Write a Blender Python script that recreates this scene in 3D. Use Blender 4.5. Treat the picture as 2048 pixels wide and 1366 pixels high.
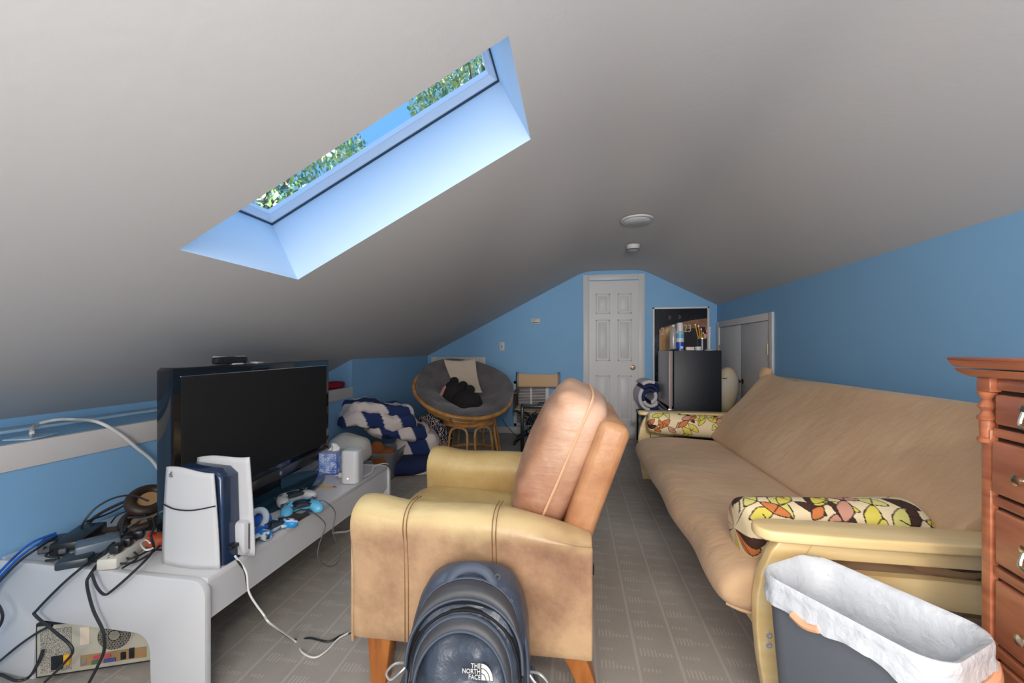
import bpy, bmesh, math, random
import numpy as np
from mathutils import Vector, Matrix, noise
for o in list(bpy.data.objects): bpy.data.objects.remove(o)
random.seed(7)
SC = bpy.context.scene
COL = SC.collection
R = math.radians
PI = math.pi
# ------------------------------------------------------------------ camera, world, light, exposure
cam_d = bpy.data.cameras.new('camera'); cam_d.lens = 14.0; cam_d.sensor_width = 36.0
cam_d.shift_y = 15/2048; cam_d.clip_start = 0.02
cam = bpy.data.objects.new('camera', cam_d); COL.objects.link(cam)
cam.location = (0, 0, 1.142); cam.rotation_euler = (R(90), 0, R(9.0)); SC.camera = cam
SC.view_settings.view_transform = 'Standard'; SC.view_settings.look = 'None'
SC.view_settings.exposure = 0.0; SC.view_settings.gamma = 1.0; SC.view_settings.use_curve_mapping = False
W = bpy.data.worlds.new('sky'); SC.world = W; W.use_nodes = True
bg = W.node_tree.nodes['Background']; bg.inputs['Color'].default_value = (0.17, 0.46, 0.95, 1); bg.inputs['Strength'].default_value = 1.15
def lamp(name, kind, loc, rot, energy, color=(1, 1, 1), **kw):
    d = bpy.data.lights.new(name, kind); d.energy = energy; d.color = color
    for k, v in kw.items(): setattr(d, k, v)
    o = bpy.data.objects.new(name, d); COL.objects.link(o); o.location = loc; o.rotation_euler = rot
    return o
# sun reaches the trees outside; it stands behind the roof plane so no beam enters the skylight
lamp('sun', 'SUN', (6, 1, 6), Vector((0.9, -0.15, 0.38)).to_track_quat('Z', 'Y').to_euler(), 8.0, (1, .93, .8), angle=0.02)
lamp('flash_head', 'SPOT', (0.2, -0.3, 1.55), Vector((-.03, -1, .045)).to_track_quat('Z', 'Y').to_euler(), 215, (1, .98, .96), spot_size=R(38), spot_blend=.85, shadow_soft_size=.06)
lamp('side_fill_spot', 'SPOT', (-0.7, -0.7, 1.6), Vector((-2.2, -2.7, .72)).to_track_quat('Z', 'Y').to_euler(), 105, (1, .97, .94), spot_size=R(62), spot_blend=1.0, shadow_soft_size=.35)  # added unseen spot that brightens the right side of the room
# soft glow of the bright overhead sky, centred on the roof's own slope
lamp('overhead_sky_glow', 'SUN', (-3, 1, 6), Vector((-.46, 0, .888)).to_track_quat('Z', 'Y').to_euler(), 2.6, (.86, .94, 1), angle=1.3)
# added fills behind the camera, frontal and overhead, then the photographer's bounced flash
lamp('rear_fill_light', 'AREA', (0.1, -1.62, 1.3), (R(90), 0, R(-8)), 60, (1, .98, .95), shape='RECTANGLE', size=1.7, size_y=1.3)
lamp('overhead_fill_light', 'AREA', (0.35, -0.75, 2.13), (0, 0, 0), 20, (1, .95, .88), shape='DISK', size=0.3)
lamp('flash_bounce', 'AREA', (0.1, -0.8, 0.75), (R(180), 0, 0), 34.0, (1, 1, 1), shape='DISK', size=0.9)

# ------------------------------------------------------------------ helpers
CT, ST = math.cos(R(9)), math.sin(R(9))
def ray(px, py):
    u = (px-1024)/796.44; v = (698-py)/796.44
    return Vector((u*CT-ST, u*ST+CT, v))
def pz(px, py, z): r = ray(px, py); t = (z-1.142)/r.z; return Vector((r.x*t, r.y*t, z))
def py_(px, py, y): r = ray(px, py); t = y/r.y; return Vector((r.x*t, y, 1.142+r.z*t))
def px_(px, py, x): r = ray(px, py); t = x/r.x; return Vector((x, r.y*t, 1.142+r.z*t))
def lin(c):
    c = c/255.0
    return c/12.92 if c <= .04045 else ((c+.055)/1.055)**2.4
def S(r, g, b, k=1.0): return (min(1, lin(r)*k), min(1, lin(g)*k), min(1, lin(b)*k))
MATS = {}
def mat(name, col, rough=.6, metal=0.0, col2=None, vscale=4.0, vdetail=4, lo=.35, hi=.65, stretch=(1, 1, 1), bump=0.0, bscale=60.0, bstretch=(1, 1, 1), bdist=.01, spec=.5, trans=0.0, alpha=1.0, emit=None, sheen=0.0, coat=0.0):
    m = bpy.data.materials.new(name); m.use_nodes = True; nt = m.node_tree; N = nt.nodes; L = nt.links
    b = N['Principled BSDF']; b.inputs['Base Color'].default_value = (*col, 1)
    b.inputs['Roughness'].default_value = rough; b.inputs['Metallic'].default_value = metal
    b.inputs['Specular IOR Level'].default_value = spec; b.inputs['Transmission Weight'].default_value = trans
    b.inputs['Alpha'].default_value = alpha; b.inputs['Sheen Weight'].default_value = sheen; b.inputs['Coat Weight'].default_value = coat
    if emit: b.inputs['Emission Color'].default_value = (*emit[0], 1); b.inputs['Emission Strength'].default_value = emit[1]
    tc = None
    if col2 or bump:
        tc = N.new('ShaderNodeTexCoord')
    if col2:
        mp = N.new('ShaderNodeMapping'); mp.inputs['Scale'].default_value = stretch; L.new(tc.outputs['Object'], mp.inputs[0])
        n = N.new('ShaderNodeTexNoise'); n.inputs['Scale'].default_value = vscale; n.inputs['Detail'].default_value = vdetail; L.new(mp.outputs[0], n.inputs['Vector'])
        cr = N.new('ShaderNodeValToRGB'); cr.color_ramp.elements[0].position = lo; cr.color_ramp.elements[1].position = hi
        cr.color_ramp.elements[0].color = (*col, 1); cr.color_ramp.elements[1].color = (*col2, 1)
        L.new(n.outputs['Fac'], cr.inputs[0]); L.new(cr.outputs[0], b.inputs['Base Color'])
    if bump:
        mp = N.new('ShaderNodeMapping'); mp.inputs['Scale'].default_value = bstretch; L.new(tc.outputs['Object'], mp.inputs[0])
        n = N.new('ShaderNodeTexNoise'); n.inputs['Scale'].default_value = bscale; n.inputs['Detail'].default_value = 5; L.new(mp.outputs[0], n.inputs['Vector'])
        bp = N.new('ShaderNodeBump'); bp.inputs['Strength'].default_value = bump; bp.inputs['Distance'].default_value = bdist
        L.new(n.outputs['Fac'], bp.inputs['Height']); L.new(bp.outputs[0], b.inputs['Normal'])
    MATS[name] = m
    return m
def attr_mat(name, rough=.7, bump=0, bscale=80, spec=.4):
    m = mat(name, (.5, .5, .5), rough, bump=bump, bscale=bscale, spec=spec)
    a = m.node_tree.nodes.new('ShaderNodeVertexColor'); a.layer_name = 'Col'
    m.node_tree.links.new(a.outputs['Color'], m.node_tree.nodes['Principled BSDF'].inputs['Base Color'])
    return m
def B(): return bmesh.new()
def join(bm, tmp, M=None, mi=0):
    if M is not None: bmesh.ops.transform(tmp, matrix=M, verts=tmp.verts)
    for f in tmp.faces: f.material_index = mi
    me = bpy.data.meshes.new('t'); tmp.to_mesh(me); tmp.free(); bm.from_mesh(me); bpy.data.meshes.remove(me)
    return bm
def RM(rx=0, ry=0, rz=0): return (Matrix.Rotation(R(rz), 4, 'Z') @ Matrix.Rotation(R(ry), 4, 'Y') @ Matrix.Rotation(R(rx), 4, 'X'))
def box(bm, c, s, rot=None, bev=0.0, seg=2, mi=0):
    t = B(); bmesh.ops.create_cube(t, size=1.0)
    bmesh.ops.scale(t, vec=s, verts=t.verts)
    if bev > 0: bmesh.ops.bevel(t, geom=t.edges[:], offset=min(bev, min(s)*.49), segments=seg, affect='EDGES', profile=.5)
    M = Matrix.Translation(c)
    if rot is not None: M = M @ (rot if isinstance(rot, Matrix) else RM(*rot))
    return join(bm, t, M, mi)
def bx(bm, lo, hi, bev=0.0, seg=2, mi=0):
    c = [(a+b)/2 for a, b in zip(lo, hi)]; s = [abs(b-a) for a, b in zip(lo, hi)]
    return box(bm, c, s, None, bev, seg, mi)
def catmull(pts, n=6, closed=False):
    pts = [Vector(p) for p in pts]
    if len(pts) < 3 and not closed: return pts
    out = []; m = len(pts); rng = range(m if closed else m-1)
    for i in rng:
        if closed: p0, p1, p2, p3 = pts[(i-1) % m], pts[i], pts[(i+1) % m], pts[(i+2) % m]
        else: p0, p1, p2, p3 = pts[max(i-1, 0)], pts[i], pts[i+1], pts[min(i+2, m-1)]
        for k in range(n):
            t = k/n
            out.append(.5*((2*p1)+(p2-p0)*t+(2*p0-5*p1+4*p2-p3)*t*t+(3*p1-p0-3*p2+p3)*t**3))
    if not closed: out.append(pts[-1])
    return out
def tube(bm, pts, r, n=8, closed=False, sm=6, mi=0, flat=1.0):
    pts = catmull(pts, sm, closed) if sm else [Vector(p) for p in pts]
    m = len(pts); rad = r if callable(r) else (lambda t: r)
    rings = []; up = None
    for i, p in enumerate(pts):
        a = pts[(i-1) % m] if (closed or i > 0) else p
        b = pts[(i+1) % m] if (closed or i < m-1) else p
        t = (b-a)
        if t.length < 1e-9: t = Vector((0, 0, 1))
        t.normalize()
        if up is None:
            up = Vector((0, 0, 1)) if abs(t.z) < .9 else Vector((1, 0, 0))
        s_ = t.cross(up)
        if s_.length < 1e-6: s_ = t.orthogonal()
        s_.normalize(); up = s_.cross(t).normalized()
        rr = rad(i/max(1, m-1))
        rings.append([bm.verts.new(p + s_*(rr*math.cos(2*PI*k/n)) + up*(rr*flat*math.sin(2*PI*k/n))) for k in range(n)])
    for i in range(m if closed else m-1):
        a, b = rings[i], rings[(i+1) % m]
        off = 0
        if closed and i == m-1:
            off = min(range(n), key=lambda o: (a[0].co-b[o].co).length)
        for k in range(n):
            f = bm.faces.new((a[k], a[(k+1) % n], b[(k+1+off) % n], b[(k+off) % n])); f.material_index = mi
    if not closed:
        for rg, fl in ((rings[0], True), (rings[-1], False)):
            f = bm.faces.new(rg if not fl else rg[::-1]); f.material_index = mi
    return bm
def lathe(bm, prof, n=24, M=None, mi=0, cap=True):
    t = B(); rings = []
    for r, z in prof: rings.append([t.verts.new((r*math.cos(2*PI*k/n), r*math.sin(2*PI*k/n), z)) for k in range(n)])
    for a, b in zip(rings, rings[1:]):
        for k in range(n): t.faces.new((a[k], a[(k+1) % n], b[(k+1) % n], b[k]))
    if cap:
        if prof[0][0] > 1e-5: t.faces.new(rings[0][::-1])
        if prof[-1][0] > 1e-5: t.faces.new(rings[-1])
    bmesh.ops.remove_doubles(t, verts=t.verts, dist=1e-6)
    return join(bm, t, M, mi)
def surf(bm, fn, nu, nv, cu=False, cv=False, mi=None):
    V = [[bm.verts.new(fn(i/(nu if cu else nu-1), j/(nv if cv else nv-1))) for j in range(nv)] for i in range(nu)]
    for i in range(nu if cu else nu-1):
        for j in range(nv if cv else nv-1):
            try:
                f = bm.faces.new((V[i][j], V[(i+1) % nu][j], V[(i+1) % nu][(j+1) % nv], V[i][(j+1) % nv]))
                if mi is not None: f.material_index = mi((i+.5)/nu, (j+.5)/nv) if callable(mi) else mi
            except ValueError: pass
    return V
def loft(bm, loops, cap=True, mi=0):
    V = [[bm.verts.new(p) for p in lp] for lp in loops]; n = len(V[0])
    for a, b in zip(V, V[1:]):
        for k in range(n): bm.faces.new((a[k], a[(k+1) % n], b[(k+1) % n], b[k])).material_index = mi
    if cap: bm.faces.new(V[0][::-1]).material_index = mi; bm.faces.new(V[-1]).material_index = mi
    return V
def rrect(w, h, r, n=5):
    """rounded rectangle outline, w x h centred on 0"""
    r = min(r, w/2-1e-5, h/2-1e-5); out = []
    for cx, cy, a0 in ((w/2-r, h/2-r, 0), (-w/2+r, h/2-r, 90), (-w/2+r, -h/2+r, 180), (w/2-r, -h/2+r, 270)):
        for k in range(n+1):
            a = R(a0+90*k/n); out.append((cx+r*math.cos(a), cy+r*math.sin(a)))
    return out
def sell(a, e): return math.copysign(abs(a)**e, a)
def sel(bm, c, rad, rot=None, e1=1.0, e2=1.0, nu=28, nv=18, amp=0.0, fr=6.0, seed=0.0, mi=0, fn=None):
    """superellipsoid with optional noise: cushions, plush, cloth heaps"""
    t = B(); ring = []
    for j in range(nv+1):
        v = -PI/2+PI*j/nv
        for_u = []
        for i in range(nu):
            u = 2*PI*i/nu
            p = Vector((rad[0]*sell(math.cos(v), e1)*sell(math.cos(u), e2), rad[1]*sell(math.cos(v), e1)*sell(math.sin(u), e2), rad[2]*sell(math.sin(v), e1)))
            if fn: p = fn(p)
            if amp: p = p*(1+amp*noise.noise(p*fr+Vector((seed, seed*2, 0)))/max(.02, max(rad)))
            for_u.append(t.verts.new(p))
        ring.append(for_u)
    for a, b in zip(ring, ring[1:]):
        for k in range(nu): t.faces.new((a[k], a[(k+1) % nu], b[(k+1) % nu], b[k]))
    bmesh.ops.remove_doubles(t, verts=t.verts, dist=1e-5)
    M = Matrix.Translation(c)
    if rot is not None: M = M @ (rot if isinstance(rot, Matrix) else RM(*rot))
    return join(bm, t, M, mi)
def prism(bm, poly, d0, d1, axis='y', bev=0.0, mi=0, seg=2):
    """polygon (a,b) extruded along axis from d0 to d1. y: (x,z); x: (y,z); z: (x,y)"""
    t = B()
    def co(a, b, d): return (a, d, b) if axis == 'y' else ((d, a, b) if axis == 'x' else (a, b, d))
    lo = [t.verts.new(co(a, b, d0)) for a, b in poly]; hi = [t.verts.new(co(a, b, d1)) for a, b in poly]
    n = len(poly); t.faces.new(lo); t.faces.new(hi[::-1])
    for k in range(n): t.faces.new((lo[k], hi[k], hi[(k+1) % n], lo[(k+1) % n]))
    bmesh.ops.recalc_face_normals(t, faces=t.faces)
    if bev:
        es = [e for e in t.edges if (e.verts[0] in lo and e.verts[1] in lo) or (e.verts[0] in hi and e.verts[1] in hi)]
        bmesh.ops.bevel(t, geom=es, offset=bev, segments=seg, affect='EDGES', profile=.5)
    return join(bm, t, None, mi)
def selc(bm, c, rad, rot=None, n=5.0, cuts=30, amp=0.0, fr=6.0, seed=0.0, fn=None, mi=0):
    """evenly meshed superquadric from a subdivided cube: folded cloth, pillows"""
    t = B(); bmesh.ops.create_cube(t, size=2); bmesh.ops.subdivide_edges(t, edges=t.edges[:], cuts=cuts, use_grid_fill=True)
    for v in t.verts:
        p = v.co; m_ = (abs(p.x)**n+abs(p.y)**n+abs(p.z)**n)**(1/n); q = p/m_
        q = Vector((q.x*rad[0], q.y*rad[1], q.z*rad[2]))
        if fn: q = fn(q)
        if amp: q = q+q.normalized()*amp*noise.noise(q*fr+Vector((seed, seed*2, 0)))
        v.co = q
    M = Matrix.Translation(c)
    if rot is not None: M = M @ (rot if isinstance(rot, Matrix) else RM(*rot))
    return join(bm, t, M, mi)
TM = {}
def inv(root): return TM.get(root.name, Matrix.Identity(4)).inverted()
def thing(name, label, cat, loc=(0, 0, 0), rz=0.0, group=None):
    o = bpy.data.objects.new(name, None); COL.objects.link(o); o.empty_display_size = .1
    o.location = loc; o.rotation_euler = (0, 0, R(rz)); TM[o.name] = Matrix.Translation(loc) @ RM(0, 0, rz)
    tag(o, label, cat, group); return o
def tag(o, label, cat, group=None, kind=None):
    if label: o['label'] = label
    if cat: o['category'] = cat
    if group: o['group'] = group
    if kind: o['kind'] = kind
    return o
def obj(name, bm, mats, parent=None, world=False, label=None, ang=38, sub=0, solid=0.0, flatshade=False, root=None):
    me = bpy.data.meshes.new(name)
    if world and (root or parent): bmesh.ops.transform(bm, matrix=inv(root or parent), verts=bm.verts)
    bmesh.ops.recalc_face_normals(bm, faces=bm.faces)
    bm.to_mesh(me); bm.free()
    for m in (mats if isinstance(mats, (list, tuple)) else [mats]): me.materials.append(m)
    o = bpy.data.objects.new(name, me); COL.objects.link(o)
    if not flatshade:
        me.polygons.foreach_set('use_smooth', [True]*len(me.polygons))
        try: me.set_sharp_from_angle(angle=R(ang))
        except Exception: pass
    if solid: md = o.modifiers.new('s', 'SOLIDIFY'); md.thickness = solid; md.offset = 0
    if sub: md = o.modifiers.new('u', 'SUBSURF'); md.levels = sub; md.render_levels = sub
    if parent: o.parent = parent; TM.setdefault(o.name, TM.get((root or parent).name, Matrix.Identity(4)))
    if label: o['label'] = label
    return o
def single(name, bm, mats, label, cat, loc=None, rz=0.0, group=None, **kw):
    """a thing that is one mesh. With loc the geometry is local; without it the geometry is in room coordinates and the origin moves to its base."""
    if loc is None:
        xs = [v.co for v in bm.verts]
        loc = Vector((sum(v.x for v in xs)/len(xs), sum(v.y for v in xs)/len(xs), min(v.z for v in xs)))
        bmesh.ops.translate(bm, vec=-loc, verts=bm.verts)
    o = obj(name, bm, mats, **kw); o.location = loc; o.rotation_euler = (0, 0, R(rz))
    TM[o.name] = Matrix.Translation(loc) @ RM(0, 0, rz)
    return tag(o, label, cat, group)
def struct(name, bm, mats, parent=None, **kw):
    o = obj(name, bm, mats, parent, **kw)
    if not parent: o['kind'] = 'structure'
    return o
def paint(o, fn):
    """colour attribute Col from fn(array of local coordinates) -> array rgb (linear)"""
    me = o.data; n = len(me.vertices); co = np.empty(n*3); me.vertices.foreach_get('co', co); co = co.reshape(-1, 3)
    rgb = fn(co); a = me.color_attributes.new('Col', 'FLOAT_COLOR', 'POINT')
    out = np.ones((n, 4)); out[:, :3] = rgb; a.data.foreach_set('color', out.ravel())
def text_bm(s, size, ext=.001, align='CENTER', xs=1.0):
    c = bpy.data.curves.new('txt', 'FONT'); c.body = s; c.size = size; c.extrude = ext; c.align_x = align; c.align_y = 'CENTER'
    c.resolution_u = 3
    t = bpy.data.objects.new('txt', c); COL.objects.link(t)
    dg = bpy.context.evaluated_depsgraph_get(); dg.update()
    me = bpy.data.meshes.new_from_object(t.evaluated_get(dg)); bm = B(); bm.from_mesh(me)
    bmesh.ops.scale(bm, vec=(xs, 1, 1), verts=bm.verts)
    bpy.data.objects.remove(t); bpy.data.curves.remove(c); bpy.data.meshes.remove(me)
    return bm
def nz(x, y, z=0.0): return noise.noise(Vector((x, y, z)))

# ------------------------------------------------------------------ materials
m_ceil = mat('ceiling_paint', (.62, .605, .595), .75, bump=.08, bscale=30, spec=.3)
m_wall = mat('blue_wall_paint', (.235, .46, .72), .7, col2=(.245, .475, .735), vscale=2, bump=.05, bscale=90, spec=.3)
m_shaft = mat('pale_blue_shaft', (.66, .80, .93), .6, bump=.04, bscale=40, spec=.3)  # one even pale blue for all four shaft walls
m_trim = mat('white_trim_paint', (.74, .70, .68), .45, spec=.4)
m_door = mat('white_door_paint', (.64, .63, .63), .4, spec=.4)
m_white = mat('white_lacquer', (.61, .605, .61), .35, spec=.5)
m_whitep = mat('white_plastic', (.60, .595, .605), .4)
m_black = mat('black_plastic', (.012, .013, .016), .35)
m_blackg = mat('gloss_black', (.006, .007, .010), .08, coat=.5)
m_cable = mat('black_cable_rubber', (.018, .02, .024), .45)
m_greyc = mat('grey_cable_rubber', (.12, .13, .14), .5)
m_bluec = mat('blue_cable_rubber', (.01, .10, .45), .4)
m_whitec = mat('white_cable_rubber', (.78, .77, .74), .5)
m_chrome = mat('brushed_nickel', (.62, .58, .52), .28, metal=1)
m_steel = mat('bright_steel', (.75, .76, .78), .2, metal=1)
m_brass = mat('antique_brass', (.20, .15, .09), .35, metal=1)
m_wooda = mat('natural_birch', S(246, 220, 166), .32, col2=S(234, 198, 134), vscale=3, stretch=(1, 9, 9), lo=.3, hi=.75, coat=.2)
m_woodleg = mat('orange_leg_wood', S(190, 120, 60), .35, col2=S(160, 92, 42), vscale=6, stretch=(6, 6, 1))
m_dress = mat('cherry_wood', S(206, 128, 88), .32, col2=S(160, 90, 62), vscale=5, stretch=(2, 1, 9), lo=.3, hi=.72, coat=.3)
m_dark = mat('dark_recess', (.02, .012, .01), .8)
m_rattan = mat('rattan_cane', S(214, 160, 92), .35, col2=S(176, 118, 60), vscale=14, lo=.35, hi=.7, coat=.15)
m_greyfab = mat('grey_velour', S(112, 106, 108), .9, col2=S(92, 87, 90), vscale=7, bump=.3, bscale=25, sheen=.4)
m_cream = mat('cream_cloth', S(226, 208, 186), .9, bump=.2, bscale=60)
m_tan = mat('tan_canvas', S(212, 176, 138), .9, bump=.15, bscale=200)
m_futon = mat('tan_cotton_cover', S(214, 178, 140), .92, col2=S(202, 163, 124), vscale=3, bump=.35, bscale=7, bstretch=(1, 1.6, 1), bdist=.03, sheen=.15)
# ------------------------------------------------------------------ the room shell
def carpet():
    m = mat('patterned_carpet', (.30, .27, .235), .95, spec=.1); nt = m.node_tree; N = nt.nodes; L = nt.links; b = N['Principled BSDF']
    tc = N.new('ShaderNodeTexCoord'); sx = N.new('ShaderNodeSeparateXYZ'); L.new(tc.outputs['Object'], sx.inputs[0])
    def M(op, a, c=None, d=None):
        n = N.new('ShaderNodeMath'); n.operation = op
        for i, v in enumerate((a, c, d)):
            if v is None: continue
            if isinstance(v, (int, float)): n.inputs[i].default_value = v
            else: L.new(v, n.inputs[i])
        return n.outputs[0]
    x = M('ADD', sx.outputs['X'], 10-.117); y = M('ADD', sx.outputs['Y'], 10.0)
    lane = M('DIVIDE', x, .152); fx = M('FRACT', lane); fl = M('FLOOR', lane)
    ridge = M('LESS_THAN', M('ABSOLUTE', M('SUBTRACT', fx, .5)), .035)
    par = M('MULTIPLY', M('MODULO', fl, 2.0), .5)
    fy = M('FRACT', M('ADD', M('DIVIDE', y, .16), par))
    blockA = M('LESS_THAN', M('ABSOLUTE', M('SUBTRACT', fy, .25)), .12)
    blockB = M('LESS_THAN', M('ABSOLUTE', M('SUBTRACT', fy, .72)), .045)
    rib = M('GREATER_THAN', M('SINE', M('MULTIPLY', x, 2*PI/.0135)), .1)
    side = M('GREATER_THAN', fx, .52)
    dash = M('MULTIPLY', rib, M('MAXIMUM', M('MULTIPLY', blockA, side), blockB))
    clear = M('SUBTRACT', 1.0, M('LESS_THAN', M('ABSOLUTE', M('SUBTRACT', fx, .5)), .1))
    dash = M('MULTIPLY', dash, clear)
    h = M('ADD', M('MULTIPLY', ridge, .9), dash)
    nse = N.new('ShaderNodeTexNoise'); nse.inputs['Scale'].default_value = 2.2; nse.inputs['Detail'].default_value = 6; L.new(tc.outputs['Object'], nse.inputs['Vector'])
    fib = N.new('ShaderNodeTexNoise'); fib.inputs['Scale'].default_value = 320; L.new(tc.outputs['Object'], fib.inputs['Vector'])
    val = M('ADD', M('ADD', M('MULTIPLY', nse.outputs['Fac'], .55), M('MULTIPLY', h, .17)), M('MULTIPLY', fib.outputs['Fac'], .35))
    cr = N.new('ShaderNodeValToRGB'); cr.color_ramp.elements[0].position = .25; cr.color_ramp.elements[1].position = .8
    cr.color_ramp.elements[0].color = (.30, .262, .225, 1); cr.color_ramp.elements[1].color = (.60, .555, .50, 1)
    L.new(val, cr.inputs[0]); L.new(cr.outputs[0], b.inputs['Base Color'])
    bp = N.new('ShaderNodeBump'); bp.inputs['Strength'].default_value = .6; bp.inputs['Distance'].default_value = .004
    L.new(M('ADD', h, M('MULTIPLY', fib.outputs['Fac'], .4)), bp.inputs['Height']); L.new(bp.outputs[0], b.inputs['Normal'])
    return m
YR, YB, XL, XR, XN, YJ = -1.7, 5.34, -2.045, 1.76, -2.45, 3.42
b = B(); bx(b, (XN-.1, YR-.1, -.05), (XR+.1, YB+.1, 0)); struct('floor', b, carpet())
def zc(x):
    k = .022; v = [2.1055+.5176*x, 2.168, 2.165-.523*(x-.86)]; m_ = min(v)
    return m_-k*math.log(sum(math.exp(-(q-m_)/k) for q in v))
xs = [XN-.06, XL, -1.249, -.182]+[-.1+.05*i for i in range(28)]+[1.5, XR+.03]
ys = [YR-.05, 1.09, 1.643, YB+.03]
b = B()
for i in range(len(xs)-1):
    for j in range(3):
        if i == 2 and j == 1: continue
        q = [(xs[i], ys[j]), (xs[i+1], ys[j]), (xs[i+1], ys[j+1]), (xs[i], ys[j+1])]
        b.faces.new([b.verts.new((x, y, zc(x) if x > -.15 else 2.1055+.5176*x)) for x, y in q])
bmesh.ops.remove_doubles(b, verts=b.verts, dist=1e-4)
struct('ceiling', b, m_ceil, ang=50)
# skylight: shaft walls square to the roof, frame, pane
NX, NZ = -.4597, .8881
def roof(x, y, d): return Vector((x+NX*d, y, 2.1055+.5176*x+NZ*d))
xa, xb, ya, yb = -1.249, -.182, 1.09, 1.643
def ring_quads(b, d0, d1, i0=0.0, i1=0.0, mi=0):
    sl = .888
    c0 = [(xa+i0*sl, ya+i0), (xb-i0*sl, ya+i0), (xb-i0*sl, yb-i0), (xa+i0*sl, yb-i0)]
    c1 = [(xa+i1*sl, ya+i1), (xb-i1*sl, ya+i1), (xb-i1*sl, yb-i1), (xa+i1*sl, yb-i1)]
    for k in range(4):
        p, q, r, s = c0[k], c0[(k+1) % 4], c1[(k+1) % 4], c1[k]
        f = b.faces.new([b.verts.new(roof(*p, d0)), b.verts.new(roof(*q, d0)), b.verts.new(roof(*r, d1)), b.verts.new(roof(*s, d1))]); f.material_index = mi
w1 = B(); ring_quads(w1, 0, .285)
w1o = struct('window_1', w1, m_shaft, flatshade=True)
b = B(); ring_quads(b, .285, .285, 0, .006); ring_quads(b, .285, .295, .006, .006); 
struct('window_gasket', b, mat('dark_blue_gasket', (.03, .07, .12), .6), w1o, flatshade=True)
b = B(); ring_quads(b, .292, .292, .0, .012); ring_quads(b, .292, .318, .012, .026); ring_quads(b, .318, .318, .026, .03); ring_quads(b, .318, .34, .03, .03)
struct('window_frame', b, mat('skylight_frame_paint', (.74, .84, .95), .5), w1o, flatshade=True)
b = B(); b.faces.new([b.verts.new(roof(x, y, .33)) for x, y in ((xa, ya), (xb, ya), (xb, yb), (xa, yb))])
mg = bpy.data.materials.new('clear_glass'); mg.use_nodes = True; nt = mg.node_tree; nt.nodes.remove(nt.nodes['Principled BSDF'])
tr = nt.nodes.new('ShaderNodeBsdfTransparent'); gl = nt.nodes.new('ShaderNodeBsdfGlossy'); gl.inputs['Roughness'].default_value = .02
mx = nt.nodes.new('ShaderNodeMixShader'); mx.inputs[0].default_value = .04
nt.links.new(tr.outputs[0], mx.inputs[1]); nt.links.new(gl.outputs[0], mx.inputs[2]); nt.links.new(mx.outputs[0], nt.nodes['Material Output'].inputs[0])
struct('pane', b, mg, w1o)
# walls
def poly(b, pts, mi=0): b.faces.new([b.verts.new(p) for p in pts]).material_index = mi
b = B(); poly(b, [(XL-.01, YB, 0), (XR+.01, YB, 0), (XR+.01, YB, 1.72), (.86, YB, 2.2), (.115, YB, 2.2), (XL-.01, YB, 1.08)]); struct('wall_back', b, m_wall)
b = B(); poly(b, [(XR, YR, 0), (XR, YB, 0), (XR, YB, 1.72), (XR, YR, 1.72)]); struct('wall_right', b, m_wall)
b = B()
poly(b, [(XL, YR, 0), (XL, YJ, 0), (XL, YJ, .70), (XL, YR, .70)])
poly(b, [(XL, YR, .79), (XL, YJ, .79), (XN, YJ, .79), (XN, YR, .79)])
poly(b, [(XN, YR, .79), (XN, YJ, .79), (XN, YJ, .86), (XN, YR, .86)])
poly(b, [(XL, YJ, .0), (XN, YJ, .0), (XN, YJ, .87), (XL, YJ, 1.08)])
poly(b, [(XL, YJ, 0), (XL, YB, 0), (XL, YB, 1.075), (XL, YJ, 1.075)])
struct('wall_left', b, m_wall)
b = B(); bx(b, (XL-.02, YR, .695), (XL+.008, YJ-.001, .792), .002); struct('trim_1', b, m_trim)
b = B(); bx(b, (-2.42, YR, .79), (-2.33, YJ, .803), .003); struct('trim_2', b, mat('pale_blue_strip', (.42, .62, .80), .6))  # pale blue strip along the back of the ledge
# unseen rear wall; its gable window is added to go with the fill light
b = B(); wx0, wx1, wz0, wz1 = -.55, 1.25, .55, 1.95
for lo, hi in (((XN, 0), (wx0, 2.2)), ((wx1, 0), (XR, 2.2)), ((wx0, 0), (wx1, wz0)), ((wx0, wz1), (wx1, 2.2))):
    poly(b, [(lo[0], YR, lo[1]), (hi[0], YR, lo[1]), (hi[0], YR, hi[1]), (lo[0], YR, hi[1])])
struct('wall_rear', b, m_wall)
b = B()
for lo, hi in (((wx0, wz0), (wx0+.05, wz1)), ((wx1-.05, wz0), (wx1, wz1)), ((wx0, wz0), (wx1, wz0+.05)), ((wx0, wz1-.05), (wx1, wz1)), ((.33, wz0), (.37, wz1))):
    bx(b, (lo[0], YR-.03, lo[1]), (hi[0], YR+.02, hi[1]), .004)
w2o = struct('added_window', b, m_trim)
b = B(); bx(b, (wx0, YR-.045, wz0), (wx1, YR-.035, wz1)); obj('sky_block_sheet', b, m_cream, w2o)  # added unseen sheet that keeps the blue sky out of the opening
pl = lamp('skylight_portal', 'AREA', roof(-.7155, 1.3665, .40), (0, R(-27.4), 0), 1, (1, 1, 1), shape='RECTANGLE', size=1.2, size_y=.55); pl.data.cycles.is_portal = True
# baseboards
b = B(); bx(b, (-1.19, YB-.014, 0), (.10, YB, .085), .004); bx(b, (.885, YB-.014, 0), (XR, YB, .085), .004); struct('baseboard_back', b, m_trim)
b = B(); bx(b, (XL, YJ, 0), (XL+.013, YB, .085), .004); struct('baseboard_left', b, m_trim)
# six-panel door
def casing(b, x0, x1, z0, z1, w, y, t=.018):
    for lo, hi in (((x0, z0), (x0+w, z1)), ((x1-w, z0), (x1, z1)), ((x0+w, z1-w), (x1-w, z1))):
        bx(b, (lo[0], y-t, lo[1]), (hi[0], y, hi[1]), .004)
        
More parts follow.
